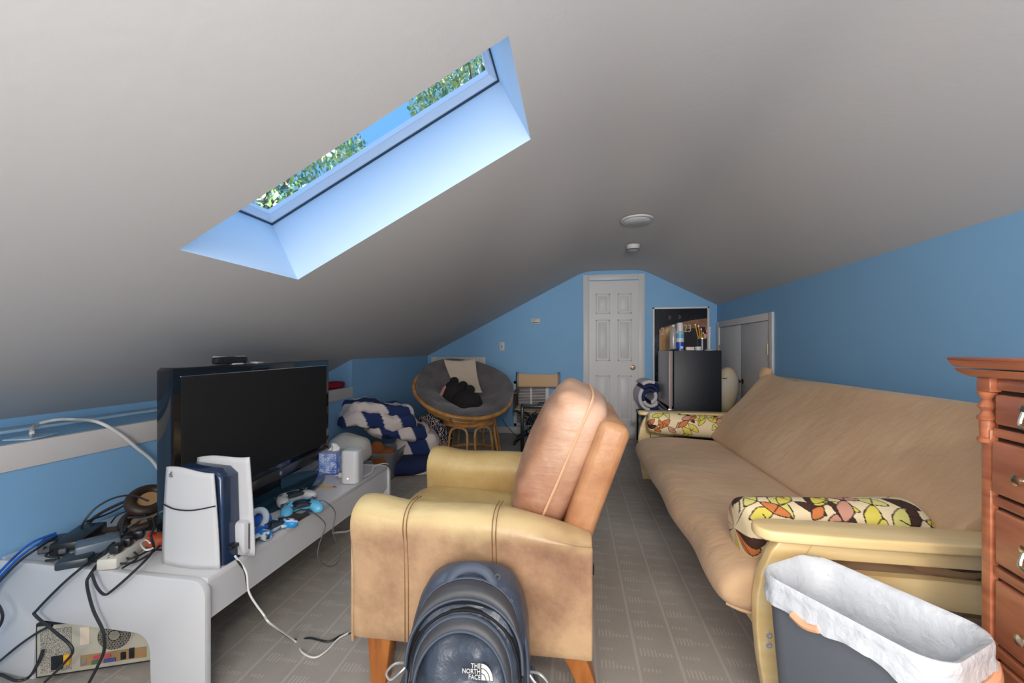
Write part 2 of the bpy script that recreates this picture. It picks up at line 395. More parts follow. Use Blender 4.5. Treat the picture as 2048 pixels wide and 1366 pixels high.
d1 = B(); bx(d1, (.182, YB-.010, .012), (.817, YB, 2.03)); 
def panel(b, x0, x1, z0, z1, y):
    w = .016
    for lo, hi in (((x0, z0), (x0+w, z1)), ((x1-w, z0), (x1, z1)), ((x0, z0), (x1, z0+w)), ((x0, z1-w), (x1, z1))):
        bx(b, (lo[0], y-.009, lo[1]), (hi[0], y, hi[1]), .0035)
    bx(b, (x0+.035, y-.007, z0+.035), (x1-.035, y, z1-.035), .005)
d1o = struct('door_1', d1, m_door)
b = B()
for xs_ in ((.268, .450), (.548, .725)):
    for zz in ((1.60, 1.865), (.985, 1.525), (.21, .80)): panel(b, xs_[0], xs_[1], zz[0], zz[1], YB-.010)
obj('raised_panels', b, m_door, d1o)
b = B(); casing(b, .104, .885, 0, 2.115, .075, YB); bx(b, (.174, YB-.012, 0), (.186, YB, 2.04), .003); bx(b, (.814, YB-.012, 0), (.826, YB, 2.04), .003); obj('door_casing', b, m_door, d1o)
b = B(); Mk = Matrix.Translation((.735, YB-.010, .905)) @ RM(90, 0, 0)
lathe(b, [(.034, 0), (.034, .004), (.014, .008), (.012, .03), (.024, .036), (.029, .05), (.024, .063), (.0, .066)], 24, Mk); obj('door_knob', b, m_brass, d1o)
b = B(); bx(b, (.17, YB-.06, 0), (.83, YB-.002, .011), .003); obj('threshold', b, m_trim, d1o)
# closet double doors on the right wall
d2 = B(); bx(d2, (XR-.012, 3.96, .02), (XR, 4.592, 1.40), .003); bx(d2, (XR-.012, 4.598, .02), (XR, 5.21, 1.40), .003)
d2o = struct('door_2', d2, m_door)
b = B()
for lo, hi in (((3.88, 0), (3.955, 1.475)), ((5.215, 0), (5.29, 1.475)), ((3.955, 1.405), (5.215, 1.475))): bx(b, (XR-.022, lo[0], lo[1]), (XR, hi[0], hi[1]), .005)
obj('door_casing', b, m_trim, d2o)
for yk in (4.535, 4.66):
    b = B(); lathe(b, [(.026, 0), (.026, .004), (.010, .008), (.009, .028), (.02, .034), (.024, .046), (.019, .057), (0, .06)], 20, Matrix.Translation((XR-.012, yk, .80)) @ RM(0, -90, 0)); obj('door_knob', b, m_brass, d2o)
for yk, zk in ((3.958, 1.14), (3.958, .25), (5.212, 1.14), (5.212, .25)):
    b = B(); bx(b, (XR-.02, yk-.016, zk-.05), (XR-.008, yk+.016, zk+.05), .002); tube(b, [(XR-.022, yk, zk-.05), (XR-.022, yk, zk+.05)], .005, sm=0); obj('hinge', b, m_brass, d2o)
# access hatch on the back wall behind the papasan chair
d3 = B(); bx(d3, (-1.905, YB-.008, .03), (-1.30, YB, .945), .002); d3o = struct('door_3', d3, m_door)
b = B(); casing(b, -1.99, -1.214, -.0, 1.03, .082, YB, .016); obj('door_casing', b, m_trim, d3o)
b = B()
for lo, hi in (((-1.80, .935), (-1.42, .94)), ((-1.40, .72), (-1.395, .94)),): bx(b, (lo[0], YB-.0095, lo[1]), (hi[0], YB-.008, hi[1]))
obj('shadow_gap', b, m_dark, d3o)

# things fixed to the shell
b = B(); lathe(b, [(0, 0), (.118, 0), (.123, .004), (.123, .012)], 40)
cl = thing('ceiling_light', 'round white flush ceiling light on the flat ceiling strip', 'light', (.479, 3.235, 2.145))
obj('trim_ring', b, m_whitep, cl)
b = B(); lathe(b, [(0, -.004), (.09, -.004), (.098, .0005)], 40); obj('diffuser', b, mat('frosted_diffuser', (.80, .80, .80), .5), cl)
sd = thing('smoke_detector', 'small white smoke detector on the ceiling behind the round light', 'smoke detector', (.56, 4.03, 2.105))
b = B(); lathe(b, [(0, 0), (.05, 0), (.058, .012), (.058, .026)], 32); obj('cover', b, m_whitep, sd)
b = B(); lathe(b, [(.064, .026), (.064, .04), (.064, .052)], 32); obj('mounting_base', b, m_whitep, sd)
b = B(); lathe(b, [(.054, .0), (.06, .009), (.0585, .012)], 32, cap=False); obj('sensor_slot', b, m_greyc, sd)
sw = thing('light_switch', 'white light switch plate on the blue back wall', 'light switch', (-.984, YB, 1.176))
b = B(); box(b, (0, -.004, 0), (.072, .008, .118), None, .004); obj('switch_plate', b, m_whitep, sw)
b = B(); box(b, (0, -.011, .0), (.012, .012, .026), (20, 0, 0), .002); obj('toggle', b, m_greyc, sw)
th = thing('thermostat', 'small white thermostat box high on the blue back wall', 'thermostat', (-.525, YB, 1.515))
b = B(); box(b, (0, -.012, 0), (.122, .024, .075), None, .006); obj('case', b, m_whitep, th)
b = B(); box(b, (0, -.0245, .012), (.09, .002, .028), None, .001); obj('display', b, mat('lcd_grey', (.45, .48, .46), .4), th)
b = B(); box(b, (0, -.0245, -.018), (.10, .002, .012), None, .001); obj('button_strip', b, m_greyc, th)
vg = thing('vent_grille', 'white louvred return air grille on the back wall behind the tan sling chair', 'vent', (-.585, YB, .1))
b = B()
for lo, hi in (((-.235, 0), (-.195, .61)), ((.195, 0), (.235, .61)), ((-.235, 0), (.235, .04)), ((-.235, .57), (.235, .61)), ((-.012, .04), (.012, .57))): bx(b, (lo[0], -.014, lo[1]), (hi[0], 0, hi[1]), .003)
obj('frame', b, m_trim, vg)
b = B()
for k in range(26): box(b, (0, -.006, .05+k*.0205), (.39, .002, .018), (40, 0, 0))
obj('louvres', b, m_trim, vg)
b = B(); bx(b, (-.2, -.0015, .03), (.2, -.0005, .58)); obj('backing', b, m_dark, vg)

# trees seen through the skylight
def tree(loc, label, rad, n, seed, lmats, hgt):
    rnd = random.Random(seed); t = thing('tree', label, 'tree', loc, 0, 'trees above the roof')
    b = B()
    for _ in range(n):
        while True:
            p = Vector((rnd.uniform(-1, 1), rnd.uniform(-1, 1), rnd.uniform(-1, 1)))
            if .35 < p.length < 1 and nz(p.x*2.2+seed, p.y*2.2, p.z*2.2) > -.2: break
        p = Vector((p.x*rad[0], p.y*rad[1], p.z*rad[2]+hgt)); s_ = rnd.uniform(.05, .13)
        q = RM(rnd.uniform(0, 360), rnd.uniform(0, 360), rnd.uniform(0, 360)).to_3x3()
        vs = [b.verts.new(p+q @ Vector(v)*s_) for v in ((-1, 0, 0), (-.2, .5, .1), (1, 0, 0), (-.2, -.5, .1))]
        b.faces.new(vs).material_index = rnd.randrange(len(lmats))
    obj('foliage', b, lmats, t, flatshade=True)
    b = B(); tube(b, [(0, 0, -2), (.1, 0, hgt*.4), (0, .1, hgt), (.2, 0, hgt+rad[2]*.7)], lambda u: .28*(1-u*.8), 10)
    for k in range(9):
        a = k*2.4; z0 = hgt*(.55+.07*k); tube(b, [(0, 0, z0), (rad[0]*.4*math.cos(a), rad[1]*.4*math.sin(a), z0+.7), (rad[0]*.85*math.cos(a), rad[1]*.85*math.sin(a), z0+1.6)], lambda u: .1*(1-u*.8), 6)
    obj('trunk', b, mat('bark', (.16, .12, .08), .9), t)
lm = [mat('leaf_yellow_green', S(226, 216, 120), .6), mat('leaf_green', S(140, 176, 96), .6), mat('leaf_blue_green', S(130, 178, 160), .6), mat('leaf_pale', S(240, 236, 205), .6)]
tree((-9.2, 10.5, -3), 'leafy green tree beyond the skylight, towards its lower end', (3.6, 3.2, 3.4), 14000, 3, lm, 8.6)
tree((-2.6, 11.5, -3), 'yellowing leafy tree beyond the skylight, towards its upper end', (2.6, 3.0, 4.2), 14000, 9, lm, 13.2)
# ------------------------------------------------------------------ white console and what stands on it
ZT = .40
cx0, cx1, cy0, cy1 = -2.035, -1.165, 1.10, 2.395
tv = thing('tv_console', 'low white lacquered console with rounded end panels along the left wall', 'console table', (-1.6, 1.75, 0))
def end_panel(y0, y1):
    def arc(cx, cz, r, a0, a1, n=7): return [(cx+r*math.cos(R(a0+(a1-a0)*k/n)), cz+r*math.sin(R(a0+(a1-a0)*k/n))) for k in range(n+1)]
    p = [(cx0, 0)]+arc(cx0+.05, ZT-.05, .05, 180, 90)+arc(cx1-.05, ZT-.05, .05, 90, 0)+[(cx1, 0), (-1.368, 0), (-1.372, .10)]
    p += arc(-1.432, .148, .06, 0, 90)[0:]+arc(-1.80, .168, .04, 90, 180)+[(-1.85, 0)]
    b = B(); prism(b, p, y0, y1, 'y', .002); return b
obj('end_panel', end_panel(cy0, cy0+.022), m_white, tv, True)
obj('end_panel', end_panel(cy1-.022, cy1), m_white, tv, True)
b = B(); bx(b, (cx0+.01, cy0+.022, ZT-.022), (cx1-.012, cy1-.022, ZT-.002), .001); obj('top_board', b, m_white, tv, True)
b = B(); bx(b, (cx1-.03, cy0+.022, .262), (cx1-.012, cy1-.022, ZT-.022)); obj('front_apron', b, m_white, tv, True)
b = B(); bx(b, (cx0+.01, cy0+.022, .262), (cx0+.028, cy1-.022, ZT-.022)); obj('back_apron', b, m_white, tv, True)

# television: local x = screen normal, y = along the screen (near -> far)
t = thing('television', 'large black flat screen television standing on the white console', 'television', (-1.529, 1.818, ZT), 5.7)
LW, Z0, Z1 = 1.125, .052, .672
b = B(); hw = LW/2; prism(b, [(-hw+a, Z0+c) for a, c in ((.012, 0), (LW-.012, 0), (LW, .012), (LW, Z1-Z0-.012), (LW-.012, Z1-Z0), (.012, Z1-Z0), (0, Z1-Z0-.012), (0, .012))], -.062, 0, 'x', .006)
obj('cabinet', b, m_blackg, t)
b = B(); bx(b, (-.105, -hw+.09, Z0+.05), (-.06, hw-.09, Z1-.08), .02); obj('back_cover', b, m_black, t)
b = B(); bx(b, (-.002, -hw+.038, Z0+.085), (.0015, hw-.034, Z1-.034)); obj('screen', b, mat('dark_screen', (.024, .024, .024), .6, spec=.12), t)
b = B()
for lo, hi in (((-hw+.036, Z1-.036), (hw-.032, Z1-.0335)),): bx(b, (0, lo[0], lo[1]), (.0022, hi[0], hi[1]))
obj('screen_trim', b, m_steel, t, label='thin bright line along the top of the screen')
b = B(); bx(b, (-.001, -hw+.03, Z0+.012), (.005, hw-.03, Z0+.06), .003); obj('speaker_bar', b, mat('smoked_grey_gloss', (.05, .05, .052), .12), t)
b = B(); lathe(b, [(.011, 0), (.011, .002)], 20, Matrix.Translation((.005, .06, Z0+.037)) @ RM(0, 90, 0)); obj('logo', b, m_steel, t, label='small round bright maker mark')
m_stand = mat('dark_blue_glass', (.012, .045, .075), .12, coat=.4)
b = B(); prism(b, [(.02+.17*math.cos(a), .36*math.sin(a)) for a in [2*PI*k/40 for k in range(40)]], 0.0005, .014, 'z', .005); obj('stand_base', b, m_stand, t)
b = B(); bx(b, (-.06, -.11, .012), (-.02, .11, .12), .01); obj('stand_neck', b, m_black, t)
cbar = thing('sensor_bar', 'black camera bar with rounded ends lying on top of the television', 'camera', t.matrix_basis @ Vector((0, 0, 0)), 5.7)
TV = Matrix.Translation((-1.529, 1.818, ZT)) @ RM(0, 0, 5.7)
P0 = TV @ Vector((-.03, -.24, Z1)); cbar.location = P0; TM[cbar.name] = Matrix.Translation(P0) @ RM(0, 0, 5.7)
b = B(); sel(b, (0, 0, .019), (.019, .095, .017), None, .35, .5, 24, 14); obj('body', b, m_black, cbar)
for yy in (-.055, .06):
    b = B(); lathe(b, [(.009, 0), (.009, .004), (.006, .006), (0, .0065)], 18, Matrix.Translation((.016, yy, .021)) @ RM(0, 90, 0)); obj('lens', b, m_blackg, cbar)
for ya_, yb_ in ((-.08, -.03), (.05, .088)):
    b = B(); bx(b, (-.018, ya_, .034), (.006, yb_, .0375), .001); obj('sticker', b, m_whitep, cbar, label='pale label strip on its top')
b = B(); bx(b, (.004, -.01, .0), (.02, .055, .006), .001); obj('clip', b, m_whitep, cbar)
P1 = TV @ Vector((-.03, -.07, Z1)); b = B(); box(b, (0, 0, .004), (.035, .055, .007), (0, 3, 5), .002); single('paper_scrap', b, m_whitep, 'small white scrap on top of the television right of the camera bar', 'paper', P1, 5.7)

# games console standing on end
g = thing('games_console', 'upright white games console with dark core standing at the near end of the console', 'games console', (-1.29, 1.205, ZT), 0)
def ps_panel(x0, x1, z1l, z1r, y, th, top):
    def f(u, v):
        zt = z1l+(z1r-z1l)*u+.006*math.sin(u*PI*1.6); z = v*zt; ins = .03*v**1.5
        x = (x0+ins*.8)+(x1-x0-ins*1.4)*u
        return Vector((x, y-.012*math.sin(PI*u)*(1-.3*v)-.006*v, z))
    b = B(); surf(b, f, 14, 18); return b
o = obj('side_panel', ps_panel(-.122, .105, .337, .328, -.030, .004, 0), m_whitep, g, solid=.006)
o = obj('side_panel', ps_panel(-.10, .155, .345, .36, .064, .004, 0), m_whitep, g, solid=.006)
b = B(); p = [(-.105, .002), (.108, .002), (.100, .30), (.07, .325), (-.075, .333)]; prism(b, p, -.022, .056, 'y', .012, seg=3); obj('core', b, mat('deep_blue_gloss', (.012, .03, .075), .1, coat=.4), g)
b = B(); tube(b, [(-.108, -.040, .208), (-.05, -.0505, .199), (.02, -.052, .2), (.096, -.0395, .214)], .0022, 6); obj('panel_seam', b, m_black, g, label='dark diagonal seam across the white panel')
b = B(); bx(b, (.085, .03, .012), (.142, .075, .13), .012); obj('disc_drive', b, m_whitep, g)
b = B(); bx(b, (.125, .048, .03), (.1435, .052, .12), .0005); obj('disc_slot', b, m_black, g)
b = B(); box(b, (.112, .015, .055), (.02, .035, .012), None, .003); obj('cable_plug', b, m_black, g)
b = B(); tube(b, [(-.006, 0, -.004), (.006, 0, -.006), (.004, 0, -.001), (-.005, 0, .001), (.001, 0, .006), (.003, 0, .012), (.001, 0, -.002)], .0013, 5); bmesh.ops.translate(b, vec=(-.072, -.047, .312), verts=b.verts); obj('emblem', b, m_greyc, g, label='tiny grey emblem at the upper left corner')

# headset lying in front of the television
m_hb = mat('royal_blue_plastic', S(40, 95, 185), .3); m_hl = mat('light_grey_cushion', S(205, 213, 222), .75)
h = thing('headset', 'blue and white over-ear headset lying on the console beside the television base', 'headset', (-1.245, 1.37, ZT), 0)
def ear(c, rot, nm):
    b = B(); M = Matrix.Translation(c) @ RM(*rot)
    t2 = B(); tube(t2, [(.031*math.cos(2*PI*k/14), .038*math.sin(2*PI*k/14), 0) for k in range(14)], .0125, 10, True, 3); join(b, t2, M); 
    e = obj('ear_cushion', b, m_hl, h)
    b = B(); lathe(b, [(0, .046), (.02, .044), (.036, .034), (.042, .018), (.040, .004), (.03, .0)], 28, M @ Matrix.Translation((0, 0, -.05))  ); obj('ear_cup', b, m_hb, h)
ear((-.02, .055, .052), (58, 0, 20), 'a')
ear((-.075, -.035, .05), (70, 0, 200), 'b')
b = B(); tube(b, [(.02, .04, .022), (.045, -.02, .028), (.03, -.08, .034), (-.02, -.115, .04), (-.07, -.105, .04), (-.095, -.05, .035)], .013, 8, flat=.5); obj('headband', b, m_hl, h)
b = B(); box(b, (.037, .012, .036), (.008, .085, .026), (0, 0, -22), .003); obj('arm_plate', b, m_hb, h)
b = B(); box(b, (.0425, .022, .04), (.004, .014, .012), (0, 0, -22), .002); obj('badge', b, m_whitep, h)

# game controllers
def controller(name, label, loc, rz, mats, dark, cam_=None, sc=1.0, rx=0):
    c = thing(name, label, 'game controller', loc, rz, 'game controllers on the white console')
    M = RM(rx, 0, 0) @ Matrix.Scale(sc, 4)
    b = B()
    for s_ in (-1, 1): sel(b, (s_*.058, -.022, .022), (.026, .05, .021), (0, 0, s_*14), .8, .9, 20, 14)
    sel(b, (0, .016, .024), (.062, .034, .020), None, .6, .6, 24, 14)
    bmesh.ops.transform(b, matrix=M, verts=b.verts); sh = obj('shell', b, mats, c)
    b = B(); sel(b, (0, .002, .038), (.03, .03, .008), None, .5, .5, 20, 10); bx(b, (-.05, -.028, .028), (.05, -.012, .04), .006); bmesh.ops.transform(b, matrix=M, verts=b.verts); obj('centre_plate', b, dark, c)
    for s_ in (-1, 1):
        b = B(); lathe(b, [(.007, 0), (.006, .012), (.0105, .014), (.0105, .018), (.006, .0185)], 16, M @ Matrix.Translation((s_*.027, -.018, .038))); obj('thumbstick', b, m_black, c)
    b = B()
    for k in range(4): lathe(b, [(.0048, 0), (.0048, .004), (.003, .005), (0, .005)], 12, M @ Matrix.Translation((.056+.011*math.cos(k*PI/2), .016+.011*math.sin(k*PI/2), .041)))
    obj('face_buttons', b, m_greyc, c)
    b = B(); bx(b, (-.063, .013, .04), (-.041, .019, .045), .002); bx(b, (-.055, .005, .04), (-.049, .027, .045), .002); bmesh.ops.transform(b, matrix=M, verts=b.verts); obj('direction_pad', b, m_greyc, c)
    for s_ in (-1, 1):
        b = B(); bx(b, (s_*.056-.017, .035, .016), (s_*.056+.017, .05, .033), .006)
        bmesh.ops.transform(b, matrix=M, verts=b.verts); obj('shoulder_button', b, dark, c)
    return sh
m_sky = mat('sky_blue_shell', S(105, 190, 228), .3); m_dg = mat('dark_slate_plastic', (.03, .045, .06), .35)
controller('game_controller', 'white game controller leaning behind the sky blue one on the console', (-1.335, 1.725, ZT+.008), 62, m_whitep, m_dg, rx=0)
controller('game_controller', 'sky blue game controller with a lead, in front of the white one', (-1.232, 1.635, ZT+.004), 48, m_sky, m_dg, rx=8)
sh = controller('game_controller', 'blue and white camouflage game controller nearest the headset', (-1.205, 1.435, ZT+.001), 78, attr_mat('camouflage_shell', .3), m_dg, sc=.9)
def camo(co):
    out = np.zeros((len(co), 3))
    for i, p in enumerate(co):
        v = nz(p[0]*38, p[1]*38, p[2]*38+3); out[i] = S(40, 140, 205) if v > .05 else (S(225, 232, 240) if v > -.25 else S(20, 50, 80))
    return out
paint(sh, camo)
# dark wallet / gadget, pencil, tissue box, router
w = thing('card_wallet', 'dark grey wallet case at the console edge below the sky blue controller', 'wallet', (-1.198, 1.572, ZT), 0)
b = B(); box(b, (0, 0, .0125), (.055, .10, .022), (0, 0, -4), .003); obj('case', b, mat('graphite_plastic', (.05, .046, .045), .35), w)
b = B(); box(b, (.004, .018, .024), (.03, .03, .002), (0, 0, -4), .001); obj('label_panel', b, mat('grey_label', (.25, .25, .26), .4), w)
pe = pz(618, 971, ZT); p2 = pz(664, 975, ZT); d = (p2-pe); L_ = .15; an = math.degrees(math.atan2(d.y, d.x))
def pencil(name, label, loc, M, group=None, L=.17, r=.0036, er=True):
    q = thing(name, label, 'pencil', loc, 0, group)
    t2 = B(); lathe(t2, [(.0006, 0), (r, .018), (r, L-.018)], 6, M); obj('shaft', t2, mat('pencil_yellow', S(235, 165, 40), .4) if 'pencil_yellow' not in MATS else MATS['pencil_yellow'], q)
    t2 = B(); lathe(t2, [(r*1.05, L-.019), (r*1.05, L-.008)], 10, M); obj('ferrule', t2, m_steel, q)
    t2 = B(); lathe(t2, [(r*.95, L-.008), (r*.95, L-.001), (0, L)], 10, M); obj('eraser', t2, mat('eraser_grey', (.25, .2, .2), .8) if 'eraser_grey' not in MATS else MATS['eraser_grey'], q)
    return q
pencil('pencil', 'yellow pencil with eraser lying on the console in front of the router', pe+Vector((0, 0, .0045)), RM(0, 0, an) @ RM(0, 90, 0))
tb = thing('tissue_box', 'blue snowflake patterned tissue box beside the white router', 'tissue box', (-1.455, 2.215, ZT), 8)
b = B(); n = 40
for fx in range(4):
    pass
t2 = B(); bmesh.ops.create_cube(t2, size=1); bmesh.ops.subdivide_edges(t2, edges=t2.edges[:], cuts=40, use_grid_fill=True); bmesh.ops.scale(t2, vec=(.11, .11, .125), verts=t2.verts); bmesh.ops.translate(t2, vec=(0, 0, .0625), verts=t2.verts)
o = obj('carton', t2, attr_mat('snowflake_card', .5), tb, ang=30)
rs = random.Random(5); FL = [(rs.uniform(-.05, .05), rs.uniform(.01, .115), rs.uniform(.010, .022), rs.random()) for _ in range(26)]
def snow(co):
    out = np.zeros((len(co), 3))
    for i, (x, y, z) in enumerate(co):
        a = x if abs(y) > .054 else y
        c = S(150, 178, 232) if nz(a*30, z*30, 2) > 0 else S(190, 208, 240)
        for fx_, fz_, fr_, k_ in FL:
            dx, dz = a-fx_, z-fz_; rr = math.hypot(dx, dz)
            if rr < fr_ and abs(math.sin(3*math.atan2(dz, dx))) < .55-.25*rr/fr_: c = S(30, 60, 165) if k_ < .4 else (S(236, 240, 250) if k_ < .8 else S(90, 125, 215))
        if abs(abs(x)-.055) < .004 and abs(abs(y)-.055) < .004 or z < .004 or z > .1215: c = S(70, 100, 205)
        if z > .1245: c = S(178, 184, 200)
        out[i] = c
    return out
paint(o, snow)
b = B(); surf(b, lambda u, v: Vector((.035*(u-.5)*2*(1-.45*v)+.012*math.sin(v*3), .012*math.sin(u*7+v*2)+.01*v, .122+.048*v*(1-.3*(u-.5)**2*4))), 14, 10); obj('tissue', b, mat('white_tissue', (.85, .85, .86), .9), tb, solid=.0015)
ro = thing('router', 'white rounded tower router standing at the far end of the console', 'router', (-1.232, 2.065, ZT), 6)
b = B(); lo = []
for z, k in ((0, .93), (.004, 1), (.17, 1), (.178, .97), (.181, .90)): lo.append([Vector((x*k, y*k, z)) for x, y in rrect(.098, .098, .026, 6)])
loft(b, lo); obj('housing', b, m_whitep, ro)
b = B(); lo = [[Vector((x, y, z)) for x, y in rrect(.074, .074, .02, 6)] for z in (.1805, .1815)]; loft(b, lo); obj('top_plate', b, mat('pale_mint_plastic', (.72, .80, .78), .4), ro)
b = B(); lathe(b, [(.004, 0), (.003, .0015), (0, .002)], 12, Matrix.Translation((-.005, -.0492, .03)) @ RM(90, 0, 0)); obj('status_light', b, mat('status_led', (1, 1, 1), .4, emit=((1, 1, 1), 1.5)), ro, label='tiny lit white indicator')
b = B(); tube(b, [(-1.19, 2.10, .415), (-1.19, 2.2, .412), (-1.22, 2.28, .42), (-1.20, 2.36, .418), (-1.19, 2.41, .40)], .003, 6); single('router_lead', b, m_whitec, 'thin white lead from the router to the far end of the console', 'cable')
pa = thing('plug_adapter', 'small white plug adapter lying between tissue box and router', 'adapter', (-1.335, 2.12, ZT), 20)
b = B(); box(b, (0, 0, .014), (.03, .03, .027), None, .004); obj('body', b, m_whitep, pa)
for s_ in (-1, 1):
    b = B(); box(b, (-.022, s_*.006, .014), (.018, .0015, .006)); obj('prong', b, m_steel, pa)

# the heap behind the games console: power strips, adapters, sunglasses-like straps, cables
def ends(p, q, z=ZT):
    a_, b_ = pz(*p, z), pz(*q, z); d_ = b_-a_; m_ = (a_+b_)/2
    return Vector((m_.x, m_.y, ZT)), d_.length, math.degrees(math.atan2(d_.y, d_.x))-90
c_, l_, a_ = ends((212, 1124), (302, 1064), .43)
ps = thing('power_strip', 'white power strip among the black cables at the left end of the console', 'power strip', c_, a_)
b = B(); box(b, (0, 0, .02), (.06, l_, .038), None, .008); obj('housing', b, mat('ivory_plastic', (.62, .60, .53), .45), ps)
for k in range(6):
    yy = -l_*.42+l_*.16*k; b = B()
    for a, c in ((-.008, .006), (.008, .006), (0, -.008)): box(b, (a, yy+c, .0392), (.0035, .007, .001))
    obj('socket', b, m_black, ps)
for k, yy in enumerate((-.07, -.02, .04)):
    b = B(); box(b, (0.004, yy, .055), (.03, .034, .032), (0, 0, 10*k), .008); obj('plug', b, m_black, ps)
for nm, lab, e0, e1, w_, h_, z_, m_ in (
    ('power_brick', 'long black power brick lying against the wall on the console', (128, 1092), (188, 1050), .085, .05, .44, m_black),
    ('power_brick', 'grey blue power brick in the middle of the cable heap', (150, 1092), (242, 1070), .085, .055, .45, mat('slate_plastic', (.11, .15, .19), .3)),
    ('power_brick', 'flat black box under the cables at the console end', (122, 1120), (190, 1108), .10, .03, .42, m_dg)):
    c_, l_, a_ = ends(e0, e1, z_)
    q = thing(nm, lab, 'power adapter', c_, a_, 'power adapters in the cable heap')
    b = B(); box(b, (0, 0, h_/2+.001), (w_, l_, h_), None, .008); obj('case', b, m_, q)
    b = B(); box(b, (0, -l_/2-.006, h_/2), (.02, .014, .016), None, .003); obj('plug_end', b, m_greyc, q)
nb = thing('network_box', 'small dark network box with a gold port and blue leads', 'network box', Vector((pz(122, 1082, .43).x, pz(122, 1082, .43).y, ZT)), -50)
b = B(); box(b, (0, 0, .026), (.07, .10, .042), None, .005); obj('case', b, m_black, nb)
b = B(); box(b, (.0, -.0505, .03), (.014, .003, .012)); obj('port', b, m_brass, nb)
b = B(); box(b, (.036, -.01, .028), (.004, .075, .036), None, .001); obj('end_strip', b, m_greyc, nb)
# brown black headphones lying on the heap
hp = thing('headphones', 'brown padded headphones lying on the cable heap by the wall', 'headphones', (-1.80, 1.42, ZT+.0), 0)
m_br = mat('dark_brown_leatherette', (.035, .02, .014), .5)
for k, (c, rot) in enumerate((((.02, .0, .105), (20, 25, 30)), ((.05, -.04, .045), (15, 15, 10)))):
    b = B(); t2 = B(); tube(t2, [(.052*math.cos(2*PI*i/16), .066*math.sin(2*PI*i/16), 0) for i in range(16)], .021, 10, True, 3); join(b, t2, Matrix.Translation(c) @ RM(*rot)); obj('ear_cushion', b, m_br, hp)
    b = B(); lathe(b, [(0, -.012), (.04, -.01), (.05, 0), (.045, .004), (0, .003)], 24, Matrix.Translation(c) @ RM(*rot)); obj('speaker_cloth', b, mat('tan_mesh', S(190, 150, 105), .9) if 'tan_mesh' not in MATS else MATS['tan_mesh'], hp)
b = B(); tube(b, [(-.04, .03, .10), (-.10, .0, .09), (-.13, -.08, .06), (-.09, -.14, .03), (.02, -.10, .03)], .012, 8, flat=.5); obj('headband', b, m_br, hp)
cr = thing('ivory_box', 'ivory card box standing behind the brown headphones', 'box', (-1.86, 1.62, ZT), 5)  # plain ivory card box
b = B(); box(b, (0, 0, .07), (.06, .06, .14), None, .003); obj('carton', b, mat('ivory_card', S(225, 205, 165), .7), cr)
b = B(); box(b, (.0, -.031, .07), (.03, .002, .04)); obj('card_label', b, m_cream, cr)
rd = thing('red_push_button', 'small orange lamp base with a red button behind the games console', 'button', Vector((pz(314, 1080, .42).x, pz(314, 1080, .42).y, ZT)), 0)
b = B(); sel(b, (0, 0, .022), (.045, .035, .02), None, .7, .7, 20, 12); obj('base', b, mat('terracotta_plastic', S(200, 95, 60), .5), rd)
b = B(); sel(b, (-.012, -.01, .045), (.011, .011, .011), None, 1, 1, 14, 10); obj('button', b, mat('red_plastic', S(215, 30, 40), .3), rd)

# cables: free leads, each a thing
def lead(label, pts, r, m_, nm='cable', group='loose leads at the console', cat='cable'):
    b = B(); tube(b, pts, r, 7, sm=6); return single(nm, b, m_, label, cat, group=group)
def hang(pp, y=1.075): return [py_(a, c, y) for a, c in pp]
def top(pp, z=.41): return [pz(a, c, z) for a, c in pp]
lead('black lead falling over the console end and bending towards the computer', top([(262, 1070), (237, 1090)], .46)+[pz(211, 1101, .425), pz(185, 1120, .415)]+hang([(160, 1138), (123, 1170), (75, 1219), (71, 1231), (110, 1264), (145, 1298), (127, 1328), (90, 1364)]), .0042, m_cable)
lead('black lead hanging straight down the middle of the console end panel', top([(262, 1045), (240, 1075), (218, 1094)], .44)+[pz(200, 1122, .412)]+hang([(180, 1150), (174, 1170), (186, 1219), (204, 1257), (208, 1277), (206, 1309), (178, 1366)]), .0046, m_cable)
lead('dark lead drooping in a loop over the console edge', hang([(183, 1145), (193, 1173), (209, 1189), (227, 1179), (269, 1142)])+top([(300, 1110), (307, 1092)], .43)+top([(302, 1071), (309, 1050), (299, 1036), (255, 1036), (246, 1050), (244, 1068)], .47), .0042, m_cable)
lead('dark lead arching high over the cable heap', [py_(*q) for q in ((164, 1110, 1.19), (162, 1092, 1.22), (161, 1064, 1.25), (170, 1041, 1.28), (193, 1015, 1.31), (228, 996, 1.34), (264, 991, 1.36), (297, 1002, 1.38))], .0038, m_cable)
lead('grey lead slanting from the television across the power strip', [py_(297, 1002, 1.42), py_(276, 1045, 1.35), py_(237, 1080, 1.25), py_(193, 1113, 1.16), py_(167, 1122, 1.13)], .004, m_greyc)
lead('grey lead from the games console back to the heap', [py_(336, 1017, 1.22), py_(299, 1034, 1.3), py_(278, 1040, 1.33), py_(251, 1059, 1.3), py_(225, 1085, 1.26), py_(205, 1105, 1.2)], .0036, m_greyc)
lead('thin black lead lying along the near edge of the console top', top([(92, 1122), (123, 1119), (158, 1110), (193, 1106), (211, 1094), (234, 1108), (263, 1117), (299, 1101), (330, 1100)], .416), .0034, m_cable)
lead('second thin black lead trailing along the console top', top([(91, 1121), (140, 1119), (211, 1124), (263, 1126), (307, 1103), (330, 1078)], .412), .0034, m_cable)
lead('short black lead curling beside the power strip', top([(180, 1112), (215, 1100), (240, 1086), (262, 1100), (275, 1115), (245, 1136)], .418), .0034, m_cable)
lead('black lead running up the wall towards the television back', [py_(172, 1043, 1.28), py_(215, 1028, 1.38), py_(250, 1010, 1.46), py_(290, 984, 1.56), py_(312, 970, 1.62)], .0036, m_cable)
